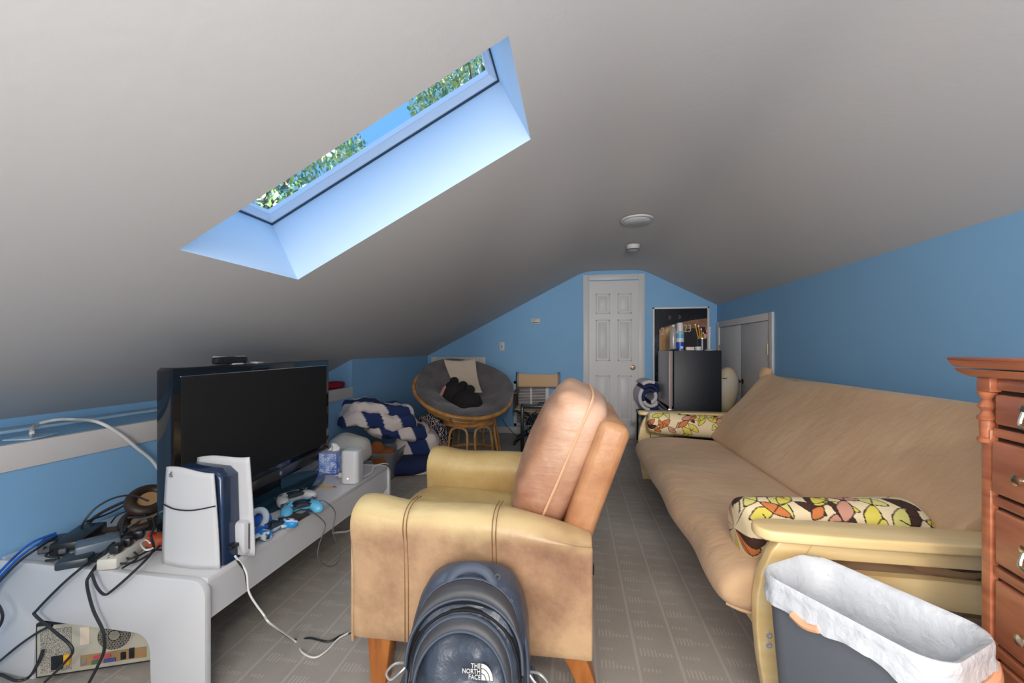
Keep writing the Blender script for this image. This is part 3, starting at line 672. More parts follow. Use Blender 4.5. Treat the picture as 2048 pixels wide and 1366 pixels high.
for k, (m_, lab) in enumerate(((m_bluec, 'upper blue network lead leaving over the left end of the console'), (m_bluec, 'lower blue network lead leaving over the left end of the console'), (m_cable, 'black lead between the blue ones at the left end of the console'))):
    dy = (0, 10, 18)[k]
    lead(lab, [pz(112, 1066+dy*.4, .46), pz(70, 1082+dy, .455), pz(42, 1102+dy, .43)]+hang([(12, 1131+dy), (-12, 1160+dy), (-25, 1200+dy)], 1.07), .0042, m_)
lead('black lead looping at the left edge of the picture beside the console', hang([(-15, 1196), (0, 1216), (5, 1234), (-2, 1254), (-20, 1270)], 1.05), .0042, m_cable)
lead('black lead running from the computer to the left past the console leg', [py_(118, 1248, 1.13), py_(86, 1259, 1.085), py_(43, 1287, 1.075), py_(0, 1322, 1.075), py_(-20, 1340, 1.07)], .004, m_cable)
lead('black lead lying on the floor at the foot of the console leg', [pz(-25, 1350, .012), pz(0, 1349, .008), pz(32, 1361, .008), pz(58, 1354, .008), py_(76, 1326, 1.085), py_(86, 1300, 1.09)], .0045, m_cable)
gl = px_(463, 1080, -1.155)
lead('black lead running from the games console over the apron down to the carpet', [Vector((-1.165, 1.22, .455))]+[px_(475, 1120, -1.14), px_(490, 1143, -1.135), px_(498, 1183, -1.13), px_(526, 1227, -1.10), px_(540, 1246, -1.06)]+[pz(a, c, .005) for a, c in ((588, 1279), (620, 1276), (657, 1283), (682, 1271), (715, 1262))], .0036, m_cable)
lead('white lead twisting around the black one to the carpet', [px_(470, 1112, -1.14), px_(485, 1130, -1.135), px_(494, 1150, -1.125), px_(499, 1187, -1.12), px_(527, 1229, -1.09), px_(541, 1247, -1.05)]+[pz(a, c, .0055) for a, c in ((590, 1282), (605, 1305), (630, 1315), (655, 1300), (680, 1275), (714, 1259))], .0034, m_whitec)
def loopx(pp, x): return [px_(a, c, x) for a, c in pp]
lead('lead from the sky blue controller hanging in a long loop below the apron', [px_(636, 1002, -1.175)]+loopx([(650, 1003), (670, 1024), (666, 1063), (679, 1101), (677, 1123), (659, 1133), (638, 1119), (637, 1094), (649, 1059), (649, 1045)], -1.147)+[px_(628, 1027, -1.155), pz(606, 1028, .412)], .0026, m_greyc)
lead('white lead lying on the carpet between console and armchair', [pz(a, c, .006) for a, c in ((664, 1066), (680, 1064), (696, 1062), (712, 1052))], .006, m_whitec)
lead('thin black lead coiled on the console below the television corner', top([(604, 957), (600, 963), (626, 960), (634, 953), (622, 948), (628, 940), (640, 930)], .405), .0022, m_cable)
lead('grey lead snaking over the power bricks', [py_(104, 1106, 1.18), py_(130, 1086, 1.2), py_(158, 1088, 1.19), py_(188, 1085, 1.22), py_(215, 1098, 1.2), py_(235, 1090, 1.22), py_(262, 1096, 1.22), py_(296, 1086, 1.26)], .0034, m_greyc)
lead('dark lead curling at the foot of the network box', top([(88, 1098), (95, 1086), (112, 1092), (100, 1104), (92, 1112), (118, 1116)], .43), .0036, m_cable)
lead('dark lead looped around the headphones', [py_(222, 1046, 1.33), py_(236, 1030, 1.36), py_(262, 1022, 1.37), py_(290, 1030, 1.36), py_(296, 1052, 1.33), py_(270, 1060, 1.32), py_(240, 1072, 1.28)], .003, m_cable)
lead('thin white lead bent around the plugs of the power strip', top([(300, 1086), (292, 1080), (282, 1088), (292, 1100), (306, 1096)], .44), .003, m_whitec)
# white coax lead rising from the ledge plate
ca = thing('wall_plate_lead', 'white lead plugged into a plate on the blue ledge and arching behind the television', 'cable', (-2.2, 1.33, .79))
b = B(); tube(b, [pz(64, 872, .80), pz(64, 862, .83), py_(72, 850, 1.41), py_(110, 840, 1.45), py_(150, 839, 1.5), px_(195, 844, -2.06), px_(240, 868, -2.02), px_(275, 897, -2.015), px_(305, 922, -2.015), px_(330, 960, -2.01)], .007, 8); obj('lead', b, m_whitec, ca, True)
b = B(); lathe(b, [(.008, 0), (.008, .02), (.0055, .022), (.0055, .035)], 12, Matrix.Translation(pz(64, 876, .793))); obj('connector', b, m_steel, ca, True)
q = pz(64, 874, .793); b = B(); box(b, (q.x, q.y, .7945), (.09, .12, .006), (0, 0, 20), .002); obj('plate', b, mat('pale_blue_plate', (.40, .60, .80), .5), ca, True)
# red cloth on the ledge past the television
b = B(); q = px_(668, 764, -2.13); sel(b, (q.x, q.y-.02, .79+.03), (.07, .16, .032), (0, 0, 0), .8, .9, 24, 14, .03, 20, 2); single('red_cloth', b, mat('red_cloth', S(150, 18, 40), .9), 'dark red cloth lying on the white edged ledge past the television', 'cloth')

# computer tower lying on its side under the console
pc = thing('computer_tower', 'old grey and black computer tower lying on its side under the console', 'computer', (-1.825, 1.088, 0), 22)
m_beige = mat('zinc_grey_metal', S(196, 190, 172), .45, metal=.2)
b = B(); bx(b, (0, .004, .012), (.43, .42, .20), .004); obj('case', b, m_black, pc)
b = B(); bx(b, (.008, 0, .02), (.42, .006, .19), .001); obj('rear_plate', b, m_beige, pc)
b = B(); lathe(b, [(.052, 0), (.052, .001)], 40, Matrix.Translation((.23, -.001, .128)) @ RM(90, 0, 0)); obj('fan_backing', b, m_dark, pc)
b = B()
for i in range(-6, 7):
    for j in range(-7, 8):
        x = i*.0092+(j % 2)*.0046; z = j*.008
        if .016 < math.hypot(x, z) < .05: lathe(b, [(.0044, 0), (.0033, 0)], 6, Matrix.Translation((.23+x, -.0022, .128+z)) @ RM(90, 0, 0), cap=False)
lathe(b, [(0, 0), (.016, 0)], 24, Matrix.Translation((.23, -.0024, .128)) @ RM(90, 0, 0)); lathe(b, [(.0495, 0), (.055, 0)], 40, Matrix.Translation((.23, -.0022, .128)) @ RM(90, 0, 0), cap=False)
obj('fan_grille', b, m_beige, pc)
b = B(); bx(b, (.018, -.002, .03), (.105, 0, .178)); obj('supply_mesh', b, mat('perforated_grey', (.13, .12, .10), .6, col2=(.5, .46, .38), vscale=420, vdetail=0, lo=.45, hi=.55), pc)
b = B(); bx(b, (.05, -.006, .038), (.082, 0, .085), .002); obj('power_inlet', b, m_black, pc)
b = B(); bx(b, (.086, -.008, .05), (.104, 0, .085), .002); obj('yellow_connector', b, mat('yellow_plastic', S(240, 170, 20), .4), pc)
b = B(); bx(b, (.13, -.002, .11), (.157, 0, .172)); obj('sticker', b, m_cream, pc)
b = B(); bx(b, (.13, -.002, .035), (.325, 0, .072)); obj('port_panel', b, mat('port_tan', S(160, 125, 85), .5), pc)
for x0, x1, z0, z1, m_ in ((.17, .22, .055, .066, mat('port_pink', S(190, 70, 90), .5)), (.165, .19, .038, .05, mat('port_green', S(70, 110, 80), .5)), (.20, .235, .038, .05, mat('port_blue', S(70, 80, 140), .5)), (.25, .265, .04, .065, m_black), (.275, .29, .04, .075, m_black), (.135, .15, .04, .065, m_steel)):
    b = B(); bx(b, (x0, -.006, z0), (x1, 0, z1), .001); obj('port', b, m_, pc)
b = B()
for k in range(5): bx(b, (.345+k*.014, -.003, .05), (.353+k*.014, 0, .17))
obj('slot_covers', b, mat('brass_slot', S(190, 165, 120), .4, metal=.5), pc)
for x in (.03, .39):
    b = B(); bx(b, (x, .02, 0), (x+.03, .08, .014), .004); obj('foot', b, m_black, pc)
# ------------------------------------------------------------------ far end of the room
# papasan chair
pp = thing('papasan_chair', 'round rattan papasan chair with a grey cushion in the far left corner', 'chair', (-1.17, 4.25, 0))
BM = Matrix.Translation((-1.2, 4.2, .70)) @ RM(22, 16, 0)
def bt(x, y, z): return BM @ Vector((x, y, z))
rr = .53
b = B(); tube(b, [bt(rr*math.cos(2*PI*k/28), rr*math.sin(2*PI*k/28), 0) for k in range(28)], .021, 10, True, 2); obj('bowl_rim', b, m_rattan, pp, True)
def bowl(r): return -.30*(1-(r/rr)**2)**.75 if r < rr else 0
for k in range(12):
    a = 2*PI*k/12+.13; b = B()
    tube(b, [bt(r*math.cos(a), r*math.sin(a), bowl(r)) for r in (.525, .49, .43, .36, .28, .20, .12)], .012, 7); obj('bowl_rib', b, m_rattan, pp, True)
for r in (.505, .46, .40, .33, .24, .14):
    b = B(); tube(b, [bt(r*math.cos(2*PI*k/24), r*math.sin(2*PI*k/24), bowl(r)+.006) for k in range(24)], .010 if r > .2 else .014, 7, True, 2); obj('bowl_hoop', b, m_rattan, pp, True)
bc = Vector((-1.13, 4.18, 0))
for r, z in ((.275, .385), (.275, .36), (.33, .03)):
    b = B(); tube(b, [bc+Vector((r*math.cos(2*PI*k/24), r*math.sin(2*PI*k/24), z)) for k in range(24)], .017, 8, True, 2); obj('base_ring', b, m_rattan, pp, True)
for k in range(7):
    a0, a1 = 2*PI*(k+.14)/7-.35, 2*PI*(k+.86)/7-.35
    def q(a, r, z): return bc+Vector((r*math.cos(a), r*math.sin(a), z))
    m1 = (a0+a1)/2
    b = B(); tube(b, [q(a0, .345, .012), q(a0, .325, .12), q(a0, .30, .27), q(a0+.08, .287, .325), q(m1, .28, .343), q(a1-.08, .287, .325), q(a1, .30, .27), q(a1, .325, .12), q(a1, .345, .012)], .0125, 8); obj('leg_loop', b, m_rattan, pp, True)
def cush(u, v):
    # closed dish: v 0..1 runs top centre -> edge -> underside centre
    a = 2*PI*u
    if v < .5:
        s_ = v/.5; r = .50*s_**.8; z = bowl(min(r, .52))*.80+.085*(1-s_**6)+.055*s_**2
        tuft = .028*(1+math.cos(8*a))*.5*s_*(1-s_)*2.2+.012*nz(math.cos(a)*r*9, math.sin(a)*r*9, 1)
        z += tuft+.03*math.sin(PI*s_)
    else:
        s_ = (1-v)/.5; r = .505*s_**.6; z = bowl(min(r, .52))*.95+.022
    if .42 < v < .58: r += .02*(1-abs(v-.5)/.08)+.014*nz(math.cos(a)*4, math.sin(a)*4, 5)
    k = max(0, min(1, (math.sin(a)+.55)/1.05)); k = k*k*(3-2*k); z += .075*k*min(1, r/.5)*(1 if v < .6 else .6)
    return bt(r*math.cos(a)*(1+.07*k), r*math.sin(a)+.05*k*r*2, z)
b = B(); surf(b, cush, 72, 34, cu=True); bmesh.ops.remove_doubles(b, verts=b.verts, dist=1e-4); obj('cushion', b, m_greyfab, pp, True)
# cream throw over the back of the cushion
def bowl_in(x, y): r = math.hypot(x, y); return bowl(min(r, .52))*.82+.085+.05*(r/.545)**2+.04*max(0, y)/.5
def throw(u, v):
    x = -.13+.28*v+ (u-.5)*(.33-.06*v); y = .47-.41*v-.16*(1-u)*(1-v)
    z = bowl_in(x, y)+.035+.006*nz(u*5, v*6, 2)
    return bt(x-.09, y, z+.055)
b = B(); surf(b, throw, 14, 26); single('throw_blanket', b, m_cream, 'cream folded throw draped over the back of the papasan chair', 'blanket', solid=.022)
# dark plush animal lying in the seat
pl = thing('plush_toy', 'black plush animal with a pink patch lying in the papasan chair', 'plush toy', bt(.04, -.12, 0))
m_plush = mat('black_plush', (.016, .013, .015), .95, col2=(.028, .024, .026), vscale=40, bump=.6, bscale=120)
z0 = bowl_in(0, 0)
b = B()
sel(b, bt(.09, -.10, z0+.095), (.165, .13, .125), (10, 12, 5), 1, 1, 28, 18, .02, 14, 1); sel(b, bt(-.09, -.04, z0+.11), (.13, .12, .12), (0, 0, 30), 1, 1, 24, 16, .02, 14, 2)
sel(b, bt(-.03, .06, z0+.17), (.055, .05, .05)); sel(b, bt(.07, .0, z0+.185), (.055, .05, .05)); sel(b, bt(-.15, .10, z0+.17), (.05, .04, .045))
obj('body', b, m_plush, pl, True)
b = B(); sel(b, bt(-.19, -.115, z0+.13), (.022, .032, .075), (15, 25, 20), 1, 1, 18, 12); obj('ear_lining', b, mat('pink_felt', S(205, 150, 140), .9), pl, True, label='pink felt inside the ear')
b = B(); sel(b, bt(.17, -.16, z0+.035), (.075, .05, .05), None, 1, 1, 18, 12); obj('paw', b, mat('brown_plush', S(88, 72, 62), .95, bump=.5, bscale=120), pl, True, label='brown paw')

# sling chair (director's style)
dc = thing('director_chair', 'tan canvas sling back folding chair with a dark frame against the back wall', 'chair', (-.46, 4.93, 0), 3)
w2, zt = .265, .83
b = B(); surf(b, lambda u, v: Vector((-w2+2*w2*u, .02*math.sin(PI*u)+.14, zt-.175+.17*v-.008*math.sin(PI*u)*v)), 20, 8); obj('back_sling', b, m_tan, dc, solid=.006)
for s_ in (-1, 1):
    b = B(); bx(b, (s_*w2-.014, .128, .40), (s_*w2+.014, .15, zt+.018), .003); obj('back_post', b, m_black, dc)
    b = B(); bx(b, (s_*w2-.03, -.24, .60), (s_*w2+.03, .16, .625), .006); obj('armrest', b, mat('dark_walnut', (.05, .025, .014), .4) if 'dark_walnut' not in MATS else MATS['dark_walnut'], dc)
    for yy in (-.20, -.13, -.05, .03, .10):
        b = B(); tube(b, [(s_*w2, yy, .42), (s_*w2, yy, .605)], .008, 7, sm=0); obj('spindle', b, MATS['dark_walnut'], dc)
    b = B(); bx(b, (s_*w2-.014, -.24, .39), (s_*w2+.014, .15, .425), .004); obj('seat_rail', b, m_black, dc)
    b = B(); bx(b, (s_*w2-.014, -.25, 0), (s_*w2+.014, .16, .03), .004); obj('floor_rail', b, m_black, dc)
    for yy in (-.19, .10):
        b = B(); tube(b, [(s_*w2, yy, .02), (-s_*w2*.96, yy+.02*s_, .40)], .012, 7, sm=0); obj('cross_leg', b, m_black, dc)
b = B(); surf(b, lambda u, v: Vector((-w2+2*w2*u, -.23+.37*v, .425-.035*math.sin(PI*u))), 16, 8); obj('seat_sling', b, m_tan, dc, solid=.006)
# box fan
bf = thing('box_fan', 'black square box fan standing on the floor before the sling chair', 'fan', (-.335, 4.36, 0), 4)
fs = .51
b = B()
for lo, hi in (((-fs/2, 0.02), (-fs/2+.035, fs+.02)), ((fs/2-.035, .02), (fs/2, fs+.02)), ((-fs/2, .02), (fs/2, .055)), ((-fs/2, fs-.015), (fs/2, fs+.02))): bx(b, (lo[0], -.055, lo[1]), (hi[0], .055, hi[1]), .008)
obj('housing', b, m_black, bf)
b = B()
for k in range(1, 10): tube(b, [(.023*k*math.cos(2*PI*i/24), -.05, .275+.023*k*math.sin(2*PI*i/24)) for i in range(24)], .0032, 5, True, 0)
for k in range(16): a = 2*PI*k/16; tube(b, [(.02*math.cos(a), -.05, .275+.02*math.sin(a)), (.225*math.cos(a), -.05, .275+.225*math.sin(a))], .003, 5, sm=0)
obj('front_grille', b, m_dg, bf)
for k in range(5):
    a = 2*PI*k/5
    def bl(u, v): r = .04+.165*u; w_ = (v-.5)*(.5+.5*u); return Vector((r*math.cos(a+w_), .02*(v-.5), .275+r*math.sin(a+w_)))
    b = B(); surf(b, bl, 8, 8); obj('blade', b, m_blackg, bf, solid=.004)
b = B(); lathe(b, [(.045, 0), (.045, .05), (.03, .06), (0, .06)], 24, Matrix.Translation((0, .02, .275)) @ RM(90, 0, 0)); obj('hub', b, m_black, bf)
b = B(); tube(b, [(-.06, 0, fs+.018), (-.055, 0, fs+.035), (.055, 0, fs+.035), (.06, 0, fs+.018)], .009, 7); obj('handle', b, m_black, bf)
for s_ in (-1, 1):
    b = B(); bx(b, (s_*.2-.025, -.11, 0), (s_*.2+.025, .11, .022), .006); obj('foot', b, m_black, bf)
lead('black fan lead running along the wall behind the papasan chair', [py_(1005, 838, 5.30), py_(1012, 850, 5.2), Vector((-.62, 4.75, .006)), Vector((-.56, 4.5, .006)), Vector((-.5, 4.42, .03))], .004, m_cable, group=None)

# poster
po = thing('framed_poster', 'white framed dark sports poster numbered 24 and 23 on the back wall', 'poster', (1.323, YB, .70))
pw, ph = .68, .975
b = B(); 
for lo, hi in (((-pw/2, 0), (-pw/2+.022, ph)), ((pw/2-.022, 0), (pw/2, ph)), ((-pw/2, 0), (pw/2, .022)), ((-pw/2, ph-.022), (pw/2, ph))): bx(b, (lo[0], -.022, lo[1]), (hi[0], 0, hi[1]), .003)
obj('frame', b, m_trim, po)
b = B(); V = surf(b, lambda u, v: Vector((-.318+.636*u, -.008, .02+(ph-.04)*v)), 110, 150); o = obj('print', b, attr_mat('poster_print', .25), po)
def pic(co):
    out = np.zeros((len(co), 3))
    for i, (x, y, z) in enumerate(co):
        u = (x+.318)/.636; v = (z-.02)/(ph-.04)
        c = Vector(S(22, 24, 30))*(1+.5*nz(u*9, v*9, 4))
        if u < .2 and v < .65: c = Vector(S(40, 58, 66))*(1+.9*nz(u*22, v*22, 7))
        # two broad shouldered torso shapes and blurred heads, plain stand-ins
        arm = .72+.26*u-.12*(u-.1)*(u-.1)
        if u > .10 and arm-.13-.05*u < v < arm-.02: c = Vector(S(150, 108, 82))*(1+.35*nz(u*12, v*20, 2))
        if .10 < u < .36+.03*math.sin(v*14) and .30 < v < arm-.04: c = Vector(S(196, 150, 100))*(1+.3*nz(u*8, v*8, 5))
        if .11 < u < .36 and v <= .30: c = Vector(S(190, 130, 50))*(1+.4*nz(u*10, v*7, 6))
        if .52 < u < .97 and v < arm-.13: c = Vector(S(34, 30, 36))*(1+.4*nz(u*10, v*7, 8))
        for hu, hv in ((.28, .88), (.47, .885)):
            dd = math.hypot((u-hu)*1.0, (v-hv)*1.5)
            if dd < .045 and u > hu-.01: c = Vector(S(92, 66, 56))*(1+.6*nz(u*40, v*40, 3))
        out[i] = [max(0, k) for k in c]
    return out
paint(o, pic)
m_num = mat('number_ivory', S(205, 200, 160), .6)
for s_, xx, zz, sz in (('24', -.19, .665, .135), ('23', .085, .70, .135)):
    b = text_bm(s_, sz, .001, xs=.72); bmesh.ops.transform(b, matrix=Matrix.Translation((xx, -.0095, zz)) @ RM(90, 0, 0), verts=b.verts); obj('jersey_number', b, m_num, po, label='number '+s_+' in ivory figures')

# refrigerator
fr = thing('mini_fridge', 'black two door refrigerator with a grey door front, in the far right corner', 'refrigerator', (1.19, 4.46, 0), 0)
fx0, fx1, fy0, fy1, fz = .985, 1.435, 4.22, 4.72, 1.128
b = B(); bx(b, (fx0, fy0, .03), (fx1, fy1, fz), .006); obj('cabinet', b, mat('black_side_panel', (.010, .011, .016), .5), fr, True)
m_fd = mat('grey_door_steel', S(150, 146, 150), .35, metal=.5)
for z0, z1, in ((.56, fz-.002), (.05, .50)):
    b = B(); bx(b, (fx0-.055, fy0, z0), (fx0-.006, fy1, z1), .012, 3); o = obj('door', b, m_fd, fr, True)
b = B(); prism(b, [(fy0, .50), (fy1, .535), (fy1, .56), (fy0, .53)], fx0-.06, fx0-.006, 'x', .003); obj('door_gap_trim', b, m_black, fr, True)
b = B(); box(b, (fx0-.03, fy0-.006, .525), (.055, .012, .03), None, .004); obj('hinge', b, m_steel, fr, True)
b = B(); bx(b, (fx0-.05, fy0-.003, .06), (fx0-.022, fy0, fz-.01), .001); obj('door_edge', b, mat('taupe_edge', S(150, 130, 122), .4), fr, True, label='taupe strip down the door edge')
for x in (fx0+.04, fx1-.04):
    for y in (fy0+.05, fy1-.05): b = B(); lathe(b, [(.018, 0), (.018, .03)], 12, Matrix.Translation((x, y, 0))); obj('foot', b, m_black, fr, True)
FT = fz
def fp(px, py=698): r = ray(px, py); t_ = 4.34/r.y; return Vector((r.x*t_, 4.34, FT))
sc_ = thing('spray_can', 'white and blue disinfectant spray can standing on the refrigerator', 'spray can', fp(1360))
b = B(); lathe(b, [(.036, 0), (.038, .004), (.038, .19), (.03, .212), (.03, .216)], 28); obj('can', b, m_whitep, sc_)
b = B(); lathe(b, [(.0385, .004), (.0385, .085)], 28, cap=False); obj('label_band', b, mat('deep_blue_label', S(30, 70, 170), .4), sc_)
b = B(); lathe(b, [(.0385, .125), (.0385, .175)], 28, cap=False); obj('upper_band', b, mat('sky_label', S(90, 165, 200), .4), sc_)
b = B(); box(b, (.008, -.038, .03), (.025, .003, .025), None, .001); obj('label_patch', b, m_whitep, sc_)
b = B()
for k in range(4): box(b, (-.022+k*.0145, -.0375, .188), (.010, .004, .010), (0, 0, 0), .001)
obj('lettering', b, mat('dark_blue_ink', S(30, 50, 100), .5), sc_)
b = B(); lathe(b, [(.031, .214), (.031, .27), (.026, .285), (.012, .287), (.012, .28), (0, .28)], 24); obj('cap', b, m_whitep, sc_)
bt_ = thing('plastic_bottle', 'clear plastic bottle behind the spray can on the refrigerator', 'bottle', fp(1351)+Vector((0, .09, 0)))
b = B(); lathe(b, [(.034, 0), (.036, .01), (.036, .18), (.028, .22), (.014, .245), (.014, .25)], 24); obj('body', b, mat('milky_plastic', (.62, .58, .58), .2, trans=.5), bt_)
b = B(); lathe(b, [(.0165, .25), (.0165, .27), (0, .27)], 20); obj('cap', b, m_whitep, bt_)
cu = thing('pencil_cup', 'dark grey pencil cup standing on the refrigerator', 'cup', fp(1406)+Vector((0, .03, 0)))
b = B(); lathe(b, [(0, .004), (.038, .004), (.042, 0), (.042, .125), (.039, .125), (.039, .01), (0, .01)], 28); obj('cup', b, mat('dark_tumbler', S(58, 58, 66), .3, metal=.4), cu)
b = B(); lathe(b, [(.0425, .118), (.043, .126), (.0385, .126)], 28, cap=False); obj('rim', b, m_steel, cu)
rp = random.Random(3)
for k, (lab, an_, ln) in enumerate((('leftmost leaning yellow pencil in the dark cup', -13, .27), ('second yellow pencil from the left in the dark cup', -7, .255), ('third yellow pencil from the left in the dark cup', -2, .22), ('short orange pencil in the middle of the dark cup', 3, .18), ('short yellow pencil right of the middle in the dark cup', 8, .165))):
    pencil('pencil', lab, cu.location+Vector((an_*.0009, -.008+.004*k, .0125)), RM(0, an_, 0), 'pencils in the dark cup', ln, .0045)
mk = thing('marker_pen', 'pink and white marker leaning right in the dark cup', 'marker', cu.location+Vector((.012, .01, .0125)))
b = B(); lathe(b, [(.007, 0), (.008, .13), (.009, .20), (.006, .21), (0, .21)], 12, RM(0, 12, 0)); obj('barrel', b, mat('dusty_pink', S(215, 170, 160), .5), mk)
b = B(); lathe(b, [(.0084, .0), (.0094, .03)], 12, RM(0, 12, 0) @ Matrix.Translation((0, 0, .15)), cap=False); obj('cap_band', b, mat('red_ink', S(190, 50, 60), .5), mk)
ti = thing('ointment_tub', 'small white round tub on the refrigerator left of the pencil cup', 'tub', fp(1393)+Vector((0, -.06, 0)))
b = B(); lathe(b, [(.028, 0), (.03, .003), (.03, .024)], 24); obj('jar', b, mat('pale_green_plastic', S(190, 205, 200), .3), ti)
b = B(); lathe(b, [(.032, .024), (.032, .037), (.028, .04), (0, .04)], 24); obj('lid', b, m_whitep, ti)
bo = thing('soap_box', 'small pale pink box between spray can and white tub on the refrigerator', 'box', fp(1379)+Vector((0, -.01, 0)))
b = B(); box(b, (0, 0, .018), (.078, .05, .035), None, .004); obj('carton', b, mat('pale_pink_card', S(222, 200, 196), .6), bo)
b = B(); box(b, (.012, -.026, .018), (.025, .002, .018)); obj('label_patch', b, m_whitep, bo)
rc = thing('remote_control', 'flat black remote lying on the front edge of the refrigerator top', 'remote', fp(1347)+Vector((-.02, -.06, 0)))
b = B(); box(b, (0, 0, .008), (.11, .045, .015), (0, 0, 3), .004); obj('case', b, m_black, rc)
b = B(); box(b, (-.02, 0, .0165), (.012, .012, .003)); obj('power_button', b, MATS['red_ink'], rc)
ws = thing('display_stand', 'thin white rod on a flat foot at the right of the refrigerator top', 'stand', fp(1415)+Vector((.0, -.06, 0)))
b = B(); lathe(b, [(.045, 0), (.045, .004), (.012, .014), (.006, .02)], 24); obj('foot', b, m_whitep, ws)
b = B(); tube(b, [(0, 0, .015), (.002, 0, .12), (.004, 0, .23)], .0055, 8); lathe(b, [(.010, 0), (.010, .012), (0, .014)], 12, Matrix.Translation((.004, 0, .225))); obj('rod', b, m_whitep, ws)
# rolled striped blanket left of the refrigerator
m_navy = mat('navy_cloth', S(30, 42, 82), .9, col2=S(36, 50, 92), vscale=8); m_wcloth = mat('white_cloth', S(214, 208, 212), .9)
b = B(); c0 = Vector((.865, 5.02, .585))
def roll(u, v):
    th_ = u*2*PI*2.6; r = .135-.04*u*2.6/2.6*1.0-.02*u
    r = .15*(1-.66*u)
    return c0+Vector((r*math.cos(-th_+2.2), (v-.5)*.42, r*math.sin(-th_+2.2)*1.2))
surf(b, roll, 120, 10, mi=lambda u, v: int((u*2.6*1.25+.25) % 1 < .45))
bmesh.ops.recalc_face_normals(b, faces=b.faces)
single('rolled_blanket', b, [m_navy, m_wcloth], 'rolled navy and white striped blanket wedged left of the refrigerator', 'blanket', solid=.034)
st = thing('storage_stool', 'low dark stool under the rolled striped blanket', 'stool', (.89, 5.02, 0))
b = B(); bx(b, (-.13, -.2, .355), (.105, .2, .387), .008); obj('seat', b, m_black, st)
for sx_ in (-.11, .085):
    for sy_ in (-.18, .18): b = B(); tube(b, [(sx_, sy_, .345), (sx_*1.05, sy_*1.05, 0)], .012, 7, sm=0); obj('leg', b, m_black, st)
# pale round cushion behind the refrigerator
pc2 = thing('round_cushion', 'pale yellow round plush cushion between refrigerator and closet doors', 'cushion', (1.575, 4.55, .0))
b = B(); sel(b, (0, 0, .70), (.125, .12, .25), (0, 8, 0), .9, .9, 28, 20, .01, 9, 4); obj('cover', b, mat('butter_plush', S(214, 190, 140), .95, col2=S(205, 196, 182), vscale=3, lo=.4, hi=.6), pc2)
b = B(); tube(b, [(-.06, -.112, .84), (-.04, -.118, .835), (-.02, -.118, .84)], .004, 6); obj('stitched_mouth', b, m_black, pc2)
b = B(); bx(b, (-.11, -.17, 0), (.11, .17, .44), .02); tag(single('storage_box', b, m_black, 'tall black box under the pale round cushion behind the refrigerator', 'box', (1.60, 4.5, 0)), None, None)

# heap of bedding by the left wall, bin in front
m_stripe = attr_mat('navy_white_stripes', .92, bump=.25, bscale=22)
def stripes(freq, ang, off=0):
    ca, sa = math.cos(R(ang)), math.sin(R(ang))
    def f(co):
        out = np.zeros((len(co), 3))
        for i, p in enumerate(co):
            d = p[0]*ca+p[1]*sa+p[2]*.35+.012*nz(p[0]*7, p[1]*7, p[2]*7)
            out[i] = S(38, 56, 104) if ((d*freq+off) % 1) < .5 else S(226, 214, 210)
        return out
    return f
def puff(c, s_, rot, seed, amp=.05, fr=5, e=.32):
    b = B(); selc(b, c, s_, rot, 4.2, 44, 0, fr, seed, fn=lambda p: p+Vector((.02*nz(p.y*7, p.z*9, seed), .02*nz(p.x*7, p.z*9, seed+4), .04*nz(p.x*6+seed, p.y*6, 0)+.016*nz(p.x*19, p.y*19, seed)-.9*max(0, abs(p.x)-.6*s_[0])**2*2))); return b
cf = thing('comforter', 'navy and white wide striped comforter heaped by the left wall', 'comforter', (-1.78, 3.55, 0))
for k, (c, s_, rot, fq, ag, of) in enumerate((((-1.80, 3.46, .60), (.31, .20, .055), (0, 10, 48), 3.6, 100, .1), ((-1.79, 3.44, .51), (.35, .20, .075), (4, 8, 44), 3.4, 48, .3), ((-1.68, 3.58, .40), (.29, .2, .085), (4, 14, 46), 3.6, 52, .0), ((-1.57, 3.82, .22), (.21, .24, .14), (0, 8, 20), 3.0, 40, .2))):
    o = obj('fold', puff(c, s_, rot, k*3+1), m_stripe, cf, True); paint(o, stripes(fq, ag, of))
b = B(); sel(b, (-1.60, 3.62, .07), (.28, .30, .075), (0, 0, 15), .5, .6, 48, 24, .03, 5, 8); single('navy_quilt', b, m_navy, 'plain navy quilt spread on the floor under the striped comforter', 'quilt')
b = B(); sel(b, (-1.38, 3.55, .018), (.13, .15, .018), (0, 0, 35), .5, .6, 30, 14, .04, 9, 3); single('beige_sheet', b, m_cream, 'crumpled beige sheet on the carpet at the foot of the bedding heap', 'sheet')
m_pat = mat('black_leaf_print', (.012, .012, .022), .9); nt = m_pat.node_tree
vo = nt.nodes.new('ShaderNodeTexWave'); vo.inputs['Scale'].default_value = 14; vo.inputs['Distortion'].default_value = 9; vo.inputs['Detail'].default_value = 2; vo.inputs['Detail Scale'].default_value = 3
tcn = nt.nodes.new('ShaderNodeTexCoord'); nt.links.new(tcn.outputs['Object'], vo.inputs[0]); crn = nt.nodes.new('ShaderNodeValToRGB'); crn.color_ramp.elements[0].position = .78; crn.color_ramp.elements[1].position = .84; crn.color_ramp.elements[0].color = (.012, .012, .022, 1); crn.color_ramp.elements[1].color = (.62, .52, .5, 1)
nt.links.new(vo.outputs['Fac'], crn.inputs[0]); nt.links.new(crn.outputs[0], nt.nodes['Principled BSDF'].inputs['Base Color'])
b = B(); sel(b, (-1.50, 3.98, .25), (.22, .12, .20), (0, 48, 20), .7, .8, 48, 28, .05, 6, 5); single('patterned_blanket', b, m_pat, 'black blanket with a pale leaf print slumped beside the papasan chair', 'blanket')
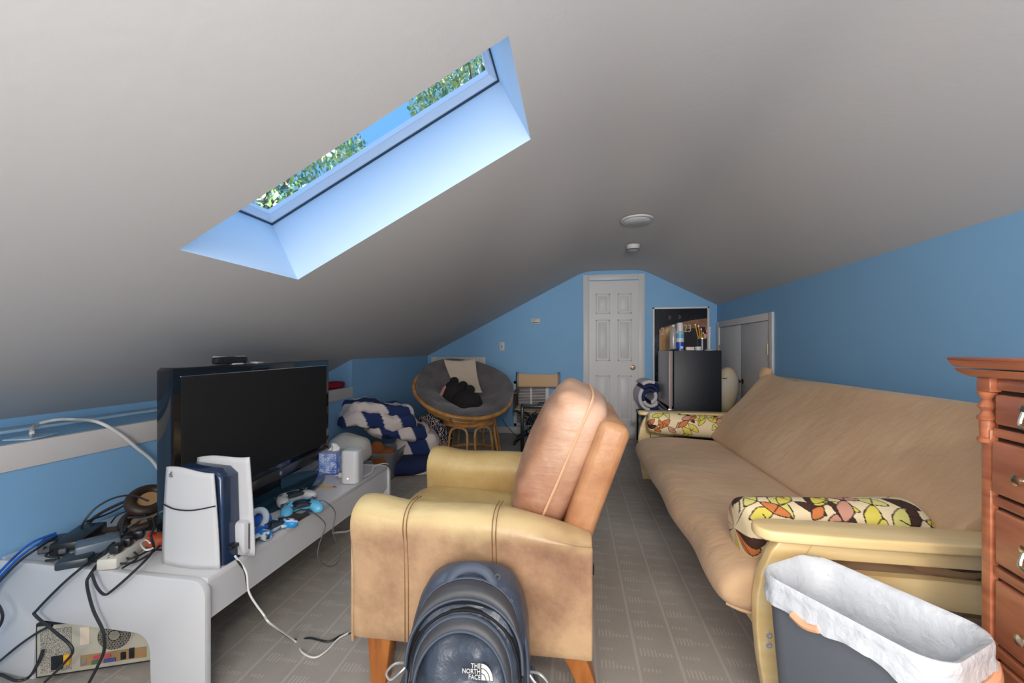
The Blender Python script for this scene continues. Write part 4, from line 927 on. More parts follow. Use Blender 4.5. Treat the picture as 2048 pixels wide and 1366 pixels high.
b = B(); selc(b, (-1.865, 3.09, .30), (.165, .15, .115), (0, 8, 8), 3, 22, .02, 9, 6); single('pillow', b, mat('grey_pillowcase', S(240, 238, 230), .92, bump=.4, bscale=12), 'pale grey pillow beside the bedding heap behind the bin', 'pillow')
b = B(); bx(b, (-.16, -.13, 0), (.155, .13, .19), .02); single('cushion_block', b, m_greyfab, 'grey folded cushion under the pale pillow', 'cushion', (-1.86, 3.06, 0))
bn = thing('storage_bin', 'clear grey plastic storage bin with clothes at the far end of the console', 'bin', (-1.715, 3.39, 0), 5)
m_bin = mat('clear_grey_plastic', S(175, 182, 190), .25, trans=.55, alpha=.8)
b = B(); lo = [[Vector((x, y, z)) for x, y in rrect(w_, d_, .04, 5)] for w_, d_, z in ((.25, .31, .002), (.28, .355, .22), (.305, .38, .222), (.305, .38, .238), (.285, .358, .238), (.273, .345, .22), (.242, .302, .008))]
loft(b, lo); obj('tub', b, m_bin, bn)
b = B(); box(b, (.139, .06, .178), (.003, .09, .03), (0, -4, 0), .001); obj('sticker', b, mat('green_sticker', S(90, 130, 70), .6), bn)
b = B(); box(b, (.137, .0, .14), (.003, .05, .02), (20, -4, 0), .001); obj('sticker', b, MATS['red_ink'], bn, label='small red and white sticker')
b = B(); sel(b, (-1.72, 3.32, .185), (.115, .10, .12), (0, 0, 10), .9, .9, 36, 22, .07, 8, 4); single('brown_sweater', b, mat('rust_knit', S(146, 84, 42), .95, bump=.4, bscale=90), 'rust brown sweater bundled inside the clear bin', 'sweater')
lead('black lead looping on the carpet beside the storage bin', [pz(806, 920, .02), pz(815, 930, .006), pz(832, 940, .006), pz(846, 934, .006), pz(846, 922, .006), pz(836, 918, .006)], .004, m_cable, group=None)
# ------------------------------------------------------------------ leather armchair
def leather(nm, base, worn, dark, lo=.38, hi=.66, bs=22, bst=(1, 1, 1)):
    m = mat(nm, base, .38, col2=worn, vscale=3.2, vdetail=7, lo=lo, hi=hi, bump=.3, bscale=bs, bstretch=bst, bdist=.014, spec=.5); nt = m.node_tree; N = nt.nodes; L = nt.links
    n = N.new('ShaderNodeTexNoise'); n.inputs['Scale'].default_value = 2.1; n.inputs['Detail'].default_value = 8; n.inputs['Roughness'].default_value = .65
    tc = [q for q in N if q.type == 'TEX_COORD'][0]; mp = N.new('ShaderNodeMapping'); mp.inputs['Location'].default_value = (3.3, 1.7, 5); L.new(tc.outputs['Object'], mp.inputs[0]); L.new(mp.outputs[0], n.inputs['Vector'])
    cr = N.new('ShaderNodeValToRGB'); cr.color_ramp.elements[0].position = .46; cr.color_ramp.elements[1].position = .70; L.new(n.outputs['Fac'], cr.inputs[0])
    mx = N.new('ShaderNodeMix'); mx.data_type = 'RGBA'; L.new(cr.outputs[0], mx.inputs['Factor']); src = N['Principled BSDF'].inputs['Base Color'].links[0].from_socket
    L.new(src, mx.inputs['A']); mx.inputs['B'].default_value = (*dark, 1); L.new(mx.outputs['Result'], N['Principled BSDF'].inputs['Base Color'])
    return m
m_la = leather('tan_leather', S(196, 156, 122), S(206, 170, 130), S(132, 92, 72))
def worn_top(m, col):
    nt = m.node_tree; N = nt.nodes; L = nt.links; tc = [q for q in N if q.type == 'TEX_COORD'][0]
    sx = N.new('ShaderNodeSeparateXYZ'); L.new(tc.outputs['Object'], sx.inputs[0]); n = N.new('ShaderNodeTexNoise'); n.inputs['Scale'].default_value = 6; L.new(tc.outputs['Object'], n.inputs['Vector'])
    ad = N.new('ShaderNodeMath'); ad.operation = 'MULTIPLY_ADD'; L.new(n.outputs['Fac'], ad.inputs[0]); ad.inputs[1].default_value = .14; L.new(sx.outputs['Z'], ad.inputs[2])
    mr = N.new('ShaderNodeMapRange'); mr.interpolation_type = 'SMOOTHSTEP'; mr.inputs['From Min'].default_value = .57; mr.inputs['From Max'].default_value = .70; L.new(ad.outputs[0], mr.inputs['Value'])
    b = N['Principled BSDF']; src = b.inputs['Base Color'].links[0].from_socket; mx = N.new('ShaderNodeMix'); mx.data_type = 'RGBA'; L.new(mr.outputs[0], mx.inputs['Factor']); L.new(src, mx.inputs['A']); mx.inputs['B'].default_value = (*col, 1); L.new(mx.outputs['Result'], b.inputs['Base Color'])
worn_top(m_la, S(222, 196, 140))
m_lt = leather('worn_yellow_leather', S(222, 196, 134), S(210, 180, 118), S(192, 156, 100))
m_lb = leather('rosy_tan_leather', S(210, 172, 146), S(196, 150, 116), S(158, 108, 82), bs=9, bst=(1, .6, 4))
ch = thing('armchair', 'worn tan leather armchair facing the television, seen from its side', 'armchair', (-.35, 1.66, 0))
def arm(y0, y1, flip, nm):
    """padded arm and side panel: loop in the y-z plane carried along x"""
    loops = []
    for u in [0, .004, .012, .03]+[.06+.04*k for k in range(23)]+[.97, .988, .996, 1]:
        x = -.745+.80*u
        zt = .612+.016*math.exp(-((u-.06)/.09)**2)-.012*math.sin(PI*min(1, u/.4))*.3-.07*max(0, (u-.55)/.45)**1.6
        zb = .165+.012*u; fat = .012*math.exp(-((u-.05)/.12)**2)
        e = 1.0
        if u < .03: k = u/.03; e = .90+.10*math.sqrt(k*(2-k))
        if u > .97: k = (1-u)/.03; e = .90+.10*math.sqrt(max(0, k*(2-k)))
        w = (y1-y0); out = []
        yo, yi = (y0, y1) if not flip else (y1, y0); sg = 1 if not flip else -1
        zt2 = zb+(zt-zb)*(.975+.025*e)
        prof = [(.02, zb), (.003, zb), (0, zb+.006), (0, .30), (-.002, .42), (-.008-fat, .50), (-.016-fat, .55), (-.010-fat, zt2-.03), (.012, zt2-.008), (.045, zt2), (.085, zt2+.001), (.125, zt2-.012), (w+.008, zt2-.045), (w+.012, .53), (w, .47), (w, .30), (w, zb+.006), (w-.003, zb), (w-.02, zb)]
        for d_, z_ in prof:
            yc = w/2; dd = yc+(d_-yc)*e
            out.append(Vector((x, yo+sg*dd, z_+.004*nz(x*7, d_*9+yo*5, z_*7))))
        loops.append(out)
    b = B(); loft(b, loops); return b
o = obj('armrest', arm(1.245, 1.405, False, 'n'), m_la, ch, True, sub=1)
o = obj('armrest', arm(1.925, 2.085, True, 'f'), m_lt, ch, True, sub=1)
b = B(); bx(b, (-.70, 1.40, .165), (-.01, 1.93, .30), .01); obj('seat_base', b, m_la, ch, True)
def soft_box(c, s_, rot, seed, e=.22, amp=.02, nu=64, nv=40, fn=None):
    b = B(); sel(b, c, s_, rot, e, e*1.15, nu, nv, amp, 5, seed, fn=fn); return b
b = soft_box((-.455, 1.665, .375), (.305, .262, .085), (0, 3, 0), 1, .3, .02); obj('seat_cushion', b, m_lt, ch, True)
b = B(); lp = []
for k in range(40):
    a = 2*PI*k/40; lp.append(Vector((-.455+.302*sell(math.cos(a), .33), 1.665+.259*sell(math.sin(a), .33), .405-.05*0)))
tube(b, lp, .0045, 6, True, 0); obj('seat_piping', b, m_la, ch, True)
# back slab and loose back cushion, both leaning
lean = 19
MB_ = Matrix.Translation((.062, 1.665, .672)) @ RM(0, lean, 0)
b = B(); box(b, (0, 0, 0), (.105, .64, .47), None, .035, 4); bmesh.ops.subdivide_edges(b, edges=b.edges[:], cuts=2, use_grid_fill=True); 
for v in b.verts: v.co += v.normal*.006*nz(v.co.x*8, v.co.y*8, v.co.z*8)
bmesh.ops.transform(b, matrix=MB_, verts=b.verts); obj('back_frame', b, leather('rust_leather', S(200, 150, 108), S(190, 132, 88), S(150, 90, 55)), ch, True)
MC = Matrix.Translation((-.055, 1.67, .745)) @ RM(0, lean+4, 0)
cw, chh, ct = .285, .262, .105
def cush_fn(p):
    bulge = 1-.0*p.z
    wr = .010*math.sin(p.z*70+5*p.y)*max(0, -p.x/ct)*max(0, (abs(p.y)/cw-.35))
    ear_ = 1+.07*(abs(p.y)/cw)**6*(abs(p.z)/chh)**6
    p = Vector((p.x, p.y*ear_, p.z*ear_))
    return Vector((p.x*(1+.35*(1-(p.y/cw)**2)*(1-(p.z/chh)**2)*(1 if p.x < 0 else .2))-wr, p.y*(1-.05*abs(p.x)/ct), p.z))
b = B(); sel(b, (0, 0, 0), (ct, cw, chh), None, .34, .34, 96, 64, .014, 7, 3, fn=cush_fn); bmesh.ops.transform(b, matrix=MC, verts=b.verts); obj('back_cushion', b, m_lb, ch, True)
for sx_ in (.02,):
    b = B(); lp = []
    for k in range(48):
        a = 2*PI*k/48; lp.append(MC @ Vector((sx_, (cw+.002)*sell(math.cos(a), .27), (chh+.002)*sell(math.sin(a), .27))))
    tube(b, lp, .0048, 6, True, 0); obj('cushion_piping', b, mat('pale_piping', S(222, 176, 138), .5) if 'pale_piping' not in MATS else MATS['pale_piping'], ch, True)
# seams on the outer side
m_st = mat('brown_thread', S(130, 92, 58), .7)
for xs_ in (-.555, -.543, -.258, -.246):
    b = B(); tube(b, [(xs_, 1.36, .615), (xs_, 1.30, .621), (xs_, 1.258, .612), (xs_, 1.2335, .588), (xs_, 1.2265, .55), (xs_, 1.236, .50), (xs_, 1.2425, .42), (xs_, 1.2435, .30), (xs_, 1.2435, .17)], .0016, 5); obj('seam', b, m_st, ch, True)
b = B(); bx(b, (-.752, 1.249, .15), (-.742, 1.40, .50), .003); obj('front_facing_panel', b, m_la, ch, True)
def leg_bm(p0, p1, w0, w1, bend=0):
    lo = []
    for k in range(7):
        u = k/6; p = Vector(p0).lerp(Vector(p1), u)+Vector((bend*math.sin(PI*u), 0, 0)); w_ = w0+(w1-w0)*u
        lo.append([p+Vector((x, y, 0)) for x, y in rrect(w_, w_*.9, w_*.12, 2)])
    b = B(); loft(b, lo); return b
for y in (1.295, 2.035):
    obj('leg', leg_bm((-.655, y, .172), (-.665, y, 0), .088, .056), m_woodleg, ch, True)
    obj('leg', leg_bm((-.005, y, .178), (.045, y, 0), .075, .05, .012), m_woodleg, ch, True)
b = B(); tube(b, [(.04, 1.5, .36), (.06, 1.5, .345), (.062, 1.5, .31)], .008, 8); obj('recline_lever', b, m_black, ch, True)

# ------------------------------------------------------------------ backpack in front of the chair
bp_ = thing('backpack', 'slate blue backpack with a white logo standing on the floor before the armchair', 'backpack', (-.295, 1.095, 0), 4)
m_bp = mat('slate_ripstop', S(70, 79, 94), .34, col2=S(56, 64, 78), vscale=6, bump=.55, bscale=9, bdist=.03, spec=.6)
m_bpd = mat('charcoal_panel', S(66, 66, 70), .45, bump=.1, bscale=30); m_bps = mat('slate_webbing', S(74, 84, 100), .6); m_bpk = mat('near_black_recess', (.008, .009, .012), .8)
def shell(zs, yoff=0.0, n=30, seed=0, e=.62, wr=.004):
    """stack of superellipse loops: (z, half width, half depth, y centre)"""
    zz = [q[0] for q in zs]; loops = []
    N_ = 26
    for i in range(N_+1):
        z = zz[0]+(zz[-1]-zz[0])*(1-(1-i/N_)**1.5)
        k = max(0, min(len(zs)-2, sum(1 for q in zz[1:] if q <= z))); f = (z-zz[k])/(zz[k+1]-zz[k]); f = max(0, min(1, f))
        w_, d_, yc = [zs[k][j]+(zs[k+1][j]-zs[k][j])*f for j in (1, 2, 3)]
        lp = []
        for a in range(n):
            t_ = 2*PI*a/n; x = w_*sell(math.cos(t_), e); y = d_*sell(math.sin(t_), e)
            q = wr*nz(x*14+seed, z*14, y*10)
            lp.append(Vector((x*(1+q*3), yc+yoff+y-q*1.5, z)))
        loops.append(lp)
    b = B(); loft(b, loops); return b
main = [(.0, .150, .085, .03), (.06, .165, .10, .03), (.22, .172, .105, .03), (.36, .166, .10, .035), (.425, .150, .085, .045), (.465, .124, .065, .055), (.488, .085, .042, .062), (.495, .035, .018, .068)]
obj('main_body', shell(main, 0, 40, 1), m_bp, bp_, sub=1)
mid = [(.0, .148, .06, -.03), (.10, .160, .065, -.035), (.30, .158, .06, -.03), (.385, .145, .05, -.015), (.43, .115, .04, -.002), (.45, .07, .025, .01), (.455, .03, .012, .012)]
obj('middle_compartment', shell(mid, 0, 40, 4), m_bp, bp_, sub=1)
frt = [(.0, .118, .05, -.075), (.12, .130, .058, -.08), (.28, .128, .055, -.075), (.36, .112, .045, -.062), (.392, .085, .034, -.05), (.405, .05, .02, -.042), (.41, .02, .01, -.04)]
obj('front_pocket', shell(frt, 0, 40, 9, wr=.02), m_bp, bp_, sub=1)
# grey flap panel between the arched zips, dark opening, zips
def arch(w_, z0, zt, y0, yt, n=13): return [Vector((w_*math.cos(PI-PI*k/(n-1)), y0+(yt-y0)*math.sin(PI*k/(n-1)), z0+(zt-z0)*math.sin(PI*k/(n-1))**.8)) for k in range(n)]
def panel_between(A, Bb, m_, nm, lift=.0):
    b = B()
    def f(u, v):
        i = min(len(A)-2, int(u*(len(A)-1))); q = u*(len(A)-1)-i
        a = A[i].lerp(A[i+1], q); c = Bb[i].lerp(Bb[i+1], q); p = a.lerp(c, v); return p+Vector((0, -lift*math.sin(PI*v), lift*.6*math.sin(PI*v)))
    surf(b, f, 30, 8); return obj(nm, b, m_, bp_, solid=.004)
A1 = arch(.140, .36, .486, -.03, .012); A2 = arch(.156, .30, .456, -.085, -.035); A3 = arch(.148, .27, .432, -.09, -.048)
panel_between(A1, A2, m_bpd, 'top_flap', .014)
panel_between(A2, A3, m_bpk, 'pocket_opening', -.012)  # near-black sheet; the shade of the opening is put into its colour
A4 = arch(.130, .28, .430, -.105, -.066); A5 = arch(.122, .255, .408, -.132, -.092)
panel_between(A4, A5, m_bpd, 'pocket_flap', .006)
for A_ in (A1, A2, A4, A5):
    b = B(); tube(b, A_, .0062, 7, flat=.7); obj('zip', b, m_bps, bp_)
b = B(); tube(b, [(-.062, .0, .468), (-.058, .012, .484), (-.035, .02, .503), (.005, .025, .510), (.042, .02, .502), (.064, .012, .482), (.066, .0, .466)], .013, 8, flat=.4); obj('grab_handle', b, m_bps, bp_)
for s_ in (-1, 1):
    b = B(); tube(b, [(s_*.118, .0, .445), (s_*.155, -.01, .36), (s_*.168, -.04, .25), (s_*.165, -.06, .12), (s_*.155, -.06, .02)], .009, 7, flat=.6); obj('side_strap', b, m_bps, bp_)
    b = B(); tube(b, [(s_*.17, -.03, .265), (s_*.20, -.045, .272), (s_*.222, -.05, .25), (s_*.21, -.05, .232), (s_*.185, -.045, .25), (s_*.17, -.035, .262)], .0035, 7); obj('cord_loop', b, mat('silver_cord', (.5, .5, .5), .35, metal=.6) if 'silver_cord' not in MATS else MATS['silver_cord'], bp_)
    b = B(); sel(b, (s_*.155, -.01, .10), (.035, .075, .09), None, .6, .7, 24, 14); obj('bottle_pocket', b, m_bp, bp_)
    b = B(); tube(b, [(s_*.12, -.085, .185), (s_*.17, -.07, .19), (s_*.192, .0, .195), (s_*.175, .07, .2)], .006, 6); obj('pocket_hem', b, m_bps, bp_)
b = B(); tube(b, [(-.118, -.12, .30), (-.13, -.117, .275), (-.138, -.112, .25)], .005, 7); box(b, (-.140, -.110, .243), (.012, .008, .022), (0, 30, 0), .003); obj('zip_pull', b, m_black, bp_)
b = B(); tube(b, [(.068, .01, .492), (.078, .005, .505), (.086, .01, .497), (.08, .01, .488)], .002, 6); obj('cord_end', b, m_greyc, bp_)
# logo: three stacked words and a ribbed quarter dome
fpo = bpy.data.objects['front_pocket']
from mathutils.bvhtree import BVHTree
bv_ = BVHTree.FromPolygons([v.co for v in fpo.data.vertices], [tuple(p.vertices) for p in fpo.data.polygons])
sm_ = [(x, z, bv_.ray_cast(Vector((x, -.5, z)), Vector((0, 1, 0)))[0]) for x in np.linspace(.0, .082, 7) for z in np.linspace(.305, .355, 7)]
sm_ = [(x, z, h.y) for x, z, h in sm_ if h is not None]
LA_ = np.linalg.lstsq(np.array([(1, x, z) for x, z, y in sm_]), np.array([y for x, z, y in sm_]), rcond=None)[0]
LO_ = min(y-(LA_[0]+LA_[1]*x+LA_[2]*z) for x, z, y in sm_)-.001
def press(b):
    for v in b.verts: v.co.y = LA_[0]+LA_[1]*v.co.x+LA_[2]*v.co.z+LO_+v.co.y
m_logo = mat('logo_white', S(232, 230, 222), .6)
FM = Matrix.Translation((.052, 0, .330)) @ RM(90, 0, 0) @ Matrix.Scale(.55, 4)
b = B()
for s_, yy in (('THE', .026), ('NORTH', 0), ('FACE', -.026)):
    t2 = text_bm(s_, .031, .0012, 'RIGHT', .78); bmesh.ops.translate(t2, vec=(0, yy, 0), verts=t2.verts)
    for v in t2.verts: pass
    join(b, t2)
bmesh.ops.transform(b, matrix=FM, verts=b.verts); press(b); lg = obj('logo', b, m_logo, bp_, label='white three line word mark reading THE NORTH FACE')
b = B()
for r0, r1 in ((.0, .018), (.0215, .034), (.0375, .05)):
    pts = [(r1*math.cos(PI/2*k/10)*1.05, r1*math.sin(PI/2*k/10)*1.5) for k in range(11)]+[(r0*math.cos(PI/2*k/10)*1.05, r0*math.sin(PI/2*k/10)*1.5) for k in range(10, -1, -1)]
    prism(b, [(x+.004, y-.037) for x, y in pts] if r0 else [(x+.004, y-.037) for x, y in pts[:11]]+[(.004, -.037)], -.0012, .0012, 'z')
bmesh.ops.transform(b, matrix=FM, verts=b.verts); press(b); obj('dome_mark', b, m_logo, bp_, label='white ribbed quarter dome')
# ------------------------------------------------------------------ futon sofa
fu = thing('futon_sofa', 'tan futon sofa on a pale birch frame along the right wall', 'sofa', (1.15, 2.4, 0))
FY0, FY1 = 1.385, 3.42
def seat_loop(y):
    u = (y-FY0)/(FY1-FY0); n = nz(y*2.2, 3, 1)*.018; n2 = nz(y*3.1, 8, 2)*.015
    sag = -.02*math.sin(PI*u)
    P_ = [(1.22, .30), (.95, .285), (.68, .275), (.56, .272), (.495+n2, .285), (.468+n2, .32), (.470+n2, .36), (.495+n2, .405+n), (.55, .435+n), (.65, .448+n+sag), (.80, .447+sag+n2), (.95, .44+sag), (1.08, .430), (1.18, .425)]
    return P_
def back_loop(y):
    n = nz(y*2.0, 11, 1)*.02; n2 = nz(y*2.8, 15, 2)*.015; u = (y-FY0)/(FY1-FY0)
    tp = .02*math.exp(-((u-1)/.05)**2)-.02*math.exp(-((u-.8)/.1)**2)
    return [(1.26, .38), (1.12, .395), (1.065, .43), (1.075, .47), (1.13+n2, .55), (1.22+n2, .66), (1.31+n2, .77), (1.40+n, .87+tp), (1.445+n, .925+tp), (1.485+n, .945+tp), (1.53+n, .93+tp), (1.545, .88), (1.47, .74), (1.36, .55)]
def mattress(fn, y0, y1, n=46):
    loops = []
    for i in range(n+1):
        y = y0+(y1-y0)*i/n; lp = fn(y); e = 1.0
        d_ = min(i, n-i)/n*(y1-y0); 
        if d_ < .07: k = 1-d_/.07; e = 1-.34*k*k
        cx_ = sum(p[0] for p in lp)/len(lp); cz_ = sum(p[1] for p in lp)/len(lp)
        loops.append([Vector((cx_+(p[0]-cx_)*(.75+.25*e), y, cz_+(p[1]-cz_)*e)) for p in lp])
    b = B(); loft(b, loops); return b
obj('seat_mattress', mattress(seat_loop, FY0-.01, FY1-.05), m_futon, fu, True, sub=2, ang=80)
obj('back_mattress', mattress(back_loop, FY0+.02, FY1+.03), m_futon, fu, True, sub=2, ang=80)
b = B(); tube(b, [(.50, FY0+.045, .292), (.56, FY0+.02, .283), (.68, FY0+.012, .283), (.95, FY0+.01, .29)], .006, 6); obj('seam_piping', b, mat('tan_piping', S(214, 176, 138), .9), fu, True)
b = B(); sel(b, (1.475, 3.40, .955), (.045, .06, .045), (0, 20, 0), .8, .8, 18, 12, .05, 12, 2); obj('corner_tuft', b, m_futon, fu, True)
# arms: plank, apron, posts, lower rail
def futon_arm(y0, y1, nm):
    yc = (y0+y1)/2; zt = .595
    def plank(u, v):
        pass
    pts = []
    for k in range(9): a = PI/2+PI*k/8; pts.append((.60+.05*math.cos(a), yc+(y1-y0)/2*math.sin(a)))
    pts += [(.80, y0-.008), (1.05, y0-.005), (1.42, y0+.01), (1.42, y1-.01), (1.05, y1+.005), (.80, y1+.008)]
    b = B(); prism(b, pts, zt-.032, zt, 'z', .008, seg=3); obj('arm_plank', b, m_wooda, fu, True)
    b = B(); bx(b, (.62, yc-.014, zt-.09), (1.36, yc+.014, zt-.032), .004); obj('arm_apron', b, m_wooda, fu, True)
    poly_ = [(.625, zt-.032), (.595, .52), (.567, .45), (.553, .37), (.553, .28), (.562, .18), (.578, .08), (.59, 0), (.69, 0), (.672, .10), (.655, .2), (.648, .3), (.652, .40), (.668, .48), (.70, .53), (.72, zt-.032)]
    b = B(); prism(b, poly_, yc-.02, yc+.02, 'y', .006, seg=3); p_ = obj('front_post', b, m_wooda, fu, True)
    for zz in (.265, .235):
        b = B(); lathe(b, [(.009, 0), (.009, .004), (.005, .0045), (.0045, .002), (0, .002)], 16, Matrix.Translation((.586, yc-.02, zz)) @ RM(90, 0, 0)); obj('bolt', b, mat('satin_bolt', (.7, .7, .72), .5, metal=.5) if 'satin_bolt' not in MATS else MATS['satin_bolt'], p_, True, root=fu)
    b = B(); prism(b, [(1.30, zt-.032), (1.31, .3), (1.33, 0), (1.41, 0), (1.40, .3), (1.40, zt-.032)], yc-.02, yc+.02, 'y', .006); obj('rear_post', b, m_wooda, fu, True)
    b = B(); loft(b, [[Vector((x, yc-.014, z0_)), Vector((x, yc+.014, z0_)), Vector((x, yc+.014, z1_)), Vector((x, yc-.014, z1_))] for x, z0_, z1_ in ((.66, .37, .455), (.85, .385, .468), (1.05, .385, .468), (1.33, .37, .455))]); obj('lower_rail', b, m_wooda, fu, True)
futon_arm(1.295, 1.405, 'near'); futon_arm(3.60, 3.71, 'far')
b = B(); bx(b, (.60, 1.33, .20), (.63, 3.66, .262), .004); obj('front_rail', b, m_wooda, fu, True)
b = B(); bx(b, (1.36, 1.33, .28), (1.39, 3.66, .35), .004); obj('rear_rail', b, m_wooda, fu, True)
b = B()
for k in range(15): bx(b, (.61, 1.50+k*.135, .262), (1.30, 1.55+k*.135, .274), .002)
obj('seat_slats', b, m_wooda, fu, True)
b = B(); bx(b, (1.565, 1.40, .875), (1.60, 3.58, .925), .006); obj('back_top_rail', b, m_wooda, fu, True)
b = B(); bx(b, (1.36, 1.40, .36), (1.39, 3.58, .40), .004); obj('back_lower_rail', b, m_wooda, fu, True)
for k in range(17):
    y = 1.45+k*.129; b = B(); prism(b, [(1.375, .38), (1.395, .38), (1.592, .90), (1.572, .90)], y, y+.035, 'y', .002); obj('back_slat', b, m_wooda, fu, True)

# leaf print bolsters
rl = random.Random(11); LV = []
for st_ in range(14):           # stems with paired leaves, laid out on the unrolled cloth (x along, s around, metres)
    x0, s0 = rl.uniform(-.3, .3), rl.uniform(0, .66); an = rl.uniform(-.7, .7)+(0 if st_ % 2 else PI/2)
    for k in range(6):
        d_ = .058*k; sd = 1 if k % 2 else -1
        LV.append((x0+d_*math.cos(an)-.026*sd*math.sin(an), s0+d_*math.sin(an)+.026*sd*math.cos(an), an+sd*.75, rl.uniform(.040, .056), rl.randrange(5)))
for k in range(16): LV.append((rl.uniform(-.3, .3), rl.uniform(0, .66), rl.uniform(0, PI), rl.uniform(.035, .05), rl.randrange(5)))
LC = [S(222, 205, 90), S(206, 122, 66), S(70, 44, 36), S(206, 150, 128), S(214, 205, 120)]
def leaves(rad):
    per = 2*PI*rad
    def f(co):
        x = co[:, 0]; s_ = (np.arctan2(co[:, 2], co[:, 1]) % (2*PI))*rad
        out = np.tile(np.array(S(232, 212, 172)), (len(co), 1))
        for lx, ls, la, ll, ci in LV:
            for off in (-per, 0, per):
                dx = x-lx; ds = s_-(ls % per)-off
                a = dx*math.cos(la)+ds*math.sin(la); c = -dx*math.sin(la)+ds*math.cos(la)
                w_ = .40*ll*np.sqrt(np.maximum(0, 1-(a/ll)**2))*(1-.35*np.abs(a/ll))*1.25
                inside = (np.abs(a) < ll) & (np.abs(c) < w_); edge = inside & ((np.abs(c) > w_-.0042) | (np.abs(a) > ll-.006))
                stem = (np.abs(c) < .002) & (a > -ll*1.9) & (a <= -ll)
                vein = inside & (np.abs(c) < .0012) & (a < ll*.3)
                out[inside] = LC[ci]; out[edge | stem] = S(52, 34, 28)
        return out
    return f
m_leaf = attr_mat('leaf_print_cotton', .85, bump=.2, bscale=30)
def bolster(label, c, rz, ry, L=.58, rad=.105):
    def f(u, v):
        e = abs(v-.5)*2; x = (v-.5)*L
        r = rad*(1+.03*math.sin(v*9))*(1-.04*e)
        if e > .84: k = (e-.84)/.16; r *= math.sqrt(max(0, 1-.93*k**3)); 
        if e > .97: r *= max(.0, (1-e)/.03)
        a = 2*PI*u; return Vector((x, r*math.cos(a), r*math.sin(a)+.004*nz(x*9, a, 1)))
    b = B(); surf(b, f, 260, 230, cu=True); bmesh.ops.remove_doubles(b, verts=b.verts, dist=1e-6)
    o = obj('bolster_pillow', b, m_leaf); o.location = c; o.rotation_euler = (0, R(ry), R(rz)); paint(o, leaves(rad))
    return tag(o, label, 'bolster pillow', 'leaf print bolsters on the futon')
bolster('leaf print bolster at the far arm of the futon', (.90, 3.47, .515), -2, 3, .62, .092)
o = bolster('leaf print bolster at the near arm of the futon, behind the birch arm plank', (.86, 1.545, .515), 3, -2, .60, .105); o.rotation_euler[0] = R(60)
# dark bag tucked behind the near arm
bg_ = thing('shoulder_bag', 'brown and black bag tucked under the near futon arm beside the bolster', 'bag', (1.22, 1.36, .40))
b = B(); sel(b, (1.20, 1.475, .50), (.09, .055, .05), (0, 0, 5), .6, .7, 28, 16, .03, 9, 3); obj('body', b, mat('taupe_leather', S(120, 96, 80), .5), bg_, True)
b = B(); tube(b, [(1.12, 1.435, .53), (1.18, 1.42, .51), (1.25, 1.42, .50), (1.29, 1.43, .49)], .006, 7); obj('strap', b, m_black, bg_, True)

# ------------------------------------------------------------------ waste bin with a white liner
wb = thing('waste_bin', 'slim dark grey waste bin with a white plastic liner before the futon arm', 'waste bin', (.69, 1.085, 0), -58)
def lp_(w_, d_, z, wav=0, seed=0, r=.05):
    out = []
    for i, (x, y) in enumerate(rrect(w_, d_, r, 7)):
        n_ = nz(x*16+seed, y*16, z*6+seed); out.append(Vector((x*(1+wav*n_*.12), y*(1+wav*n_*.16), z+wav*.05*n_)))
    return out
b = B(); loft(b, [lp_(.29, .165, 0), lp_(.30, .17, .004), lp_(.362, .222, .515), lp_(.37, .23, .518), lp_(.37, .23, .530), lp_(.356, .216, .530), lp_(.35, .21, .515), lp_(.292, .162, .01)]); obj('bin', b, mat('slate_grey_plastic', S(96, 102, 110), .45), wb)
def ring_pts(w_, d_, r=.05, n=120):
    base = rrect(w_, d_, r, 12); P_ = [Vector((x, y, 0)) for x, y in base]; per = [0]
    for i in range(len(P_)): per.append(per[-1]+(P_[(i+1) % len(P_)]-P_[i]).length)
    out = []
    for k in range(n):
        s_ = per[-1]*k/n; i = max(j for j in range(len(P_)) if per[j] <= s_); f = (s_-per[i])/max(1e-9, per[i+1]-per[i]); out.append(P_[i].lerp(P_[(i+1) % len(P_)], f))
    return out
def liner():
    prof = [(.380, .242, .470, 1), (.384, .246, .492, .7), (.378, .240, .508, .4), (.382, .244, .520, .2), (.382, .244, .532, .1), (.376, .238, .540, .08), (.366, .228, .538, .08), (.346, .206, .526, .15), (.328, .188, .47, .5), (.314, .176, .40, .6), (.296, .162, .28, .7), (.276, .145, .15, .7), (.25, .125, .06, .7), (.14, .07, .05, .5)]
    loops = []
    for k, (w_, d_, z, wv) in enumerate(prof):
        lp = []
        for i, p in enumerate(ring_pts(w_, d_, .06)):
            n1 = nz(p.x*14, p.y*14, 3.1); n2 = nz(p.x*40, p.y*40, z*12)
            q = Vector((p.x, p.y, z)); nrm = Vector((p.x/w_, p.y/d_, 0)).normalized()
            q += nrm*(wv*(.008*n2+.006*n1)) if k > 6 else nrm*(wv*(.010*abs(n2)+.004*n1))
            if k < 2: q.z += (.024 if k == 0 else .012)*n1
            lp.append(q)
        loops.append(lp)
    b = B(); loft(b, loops, cap=False); b.faces.new([v for v in b.verts][-120:]); return b
m_lin = mat('white_liner_film', (.62, .645, .68), .35, bump=.6, bscale=34, bdist=.012)
obj('liner', liner(), m_lin, wb, ang=80)
m_or = mat('orange_drawstring', S(232, 170, 130), .5)
b = B(); tube(b, [(.16, -.118, .468), (.188, -.08, .474), (.196, -.02, .468), (.196, .05, .470), (.18, .10, .476)], .011, 8, flat=1.6); obj('drawstring', b, m_or, wb, label='peach orange drawstring showing through the film')
b = B(); tube(b, [(-.09, -.125, .478), (-.06, -.127, .470), (-.03, -.125, .478)], .009, 7); obj('drawstring', b, m_or, wb, label='short peach orange stretch of drawstring')

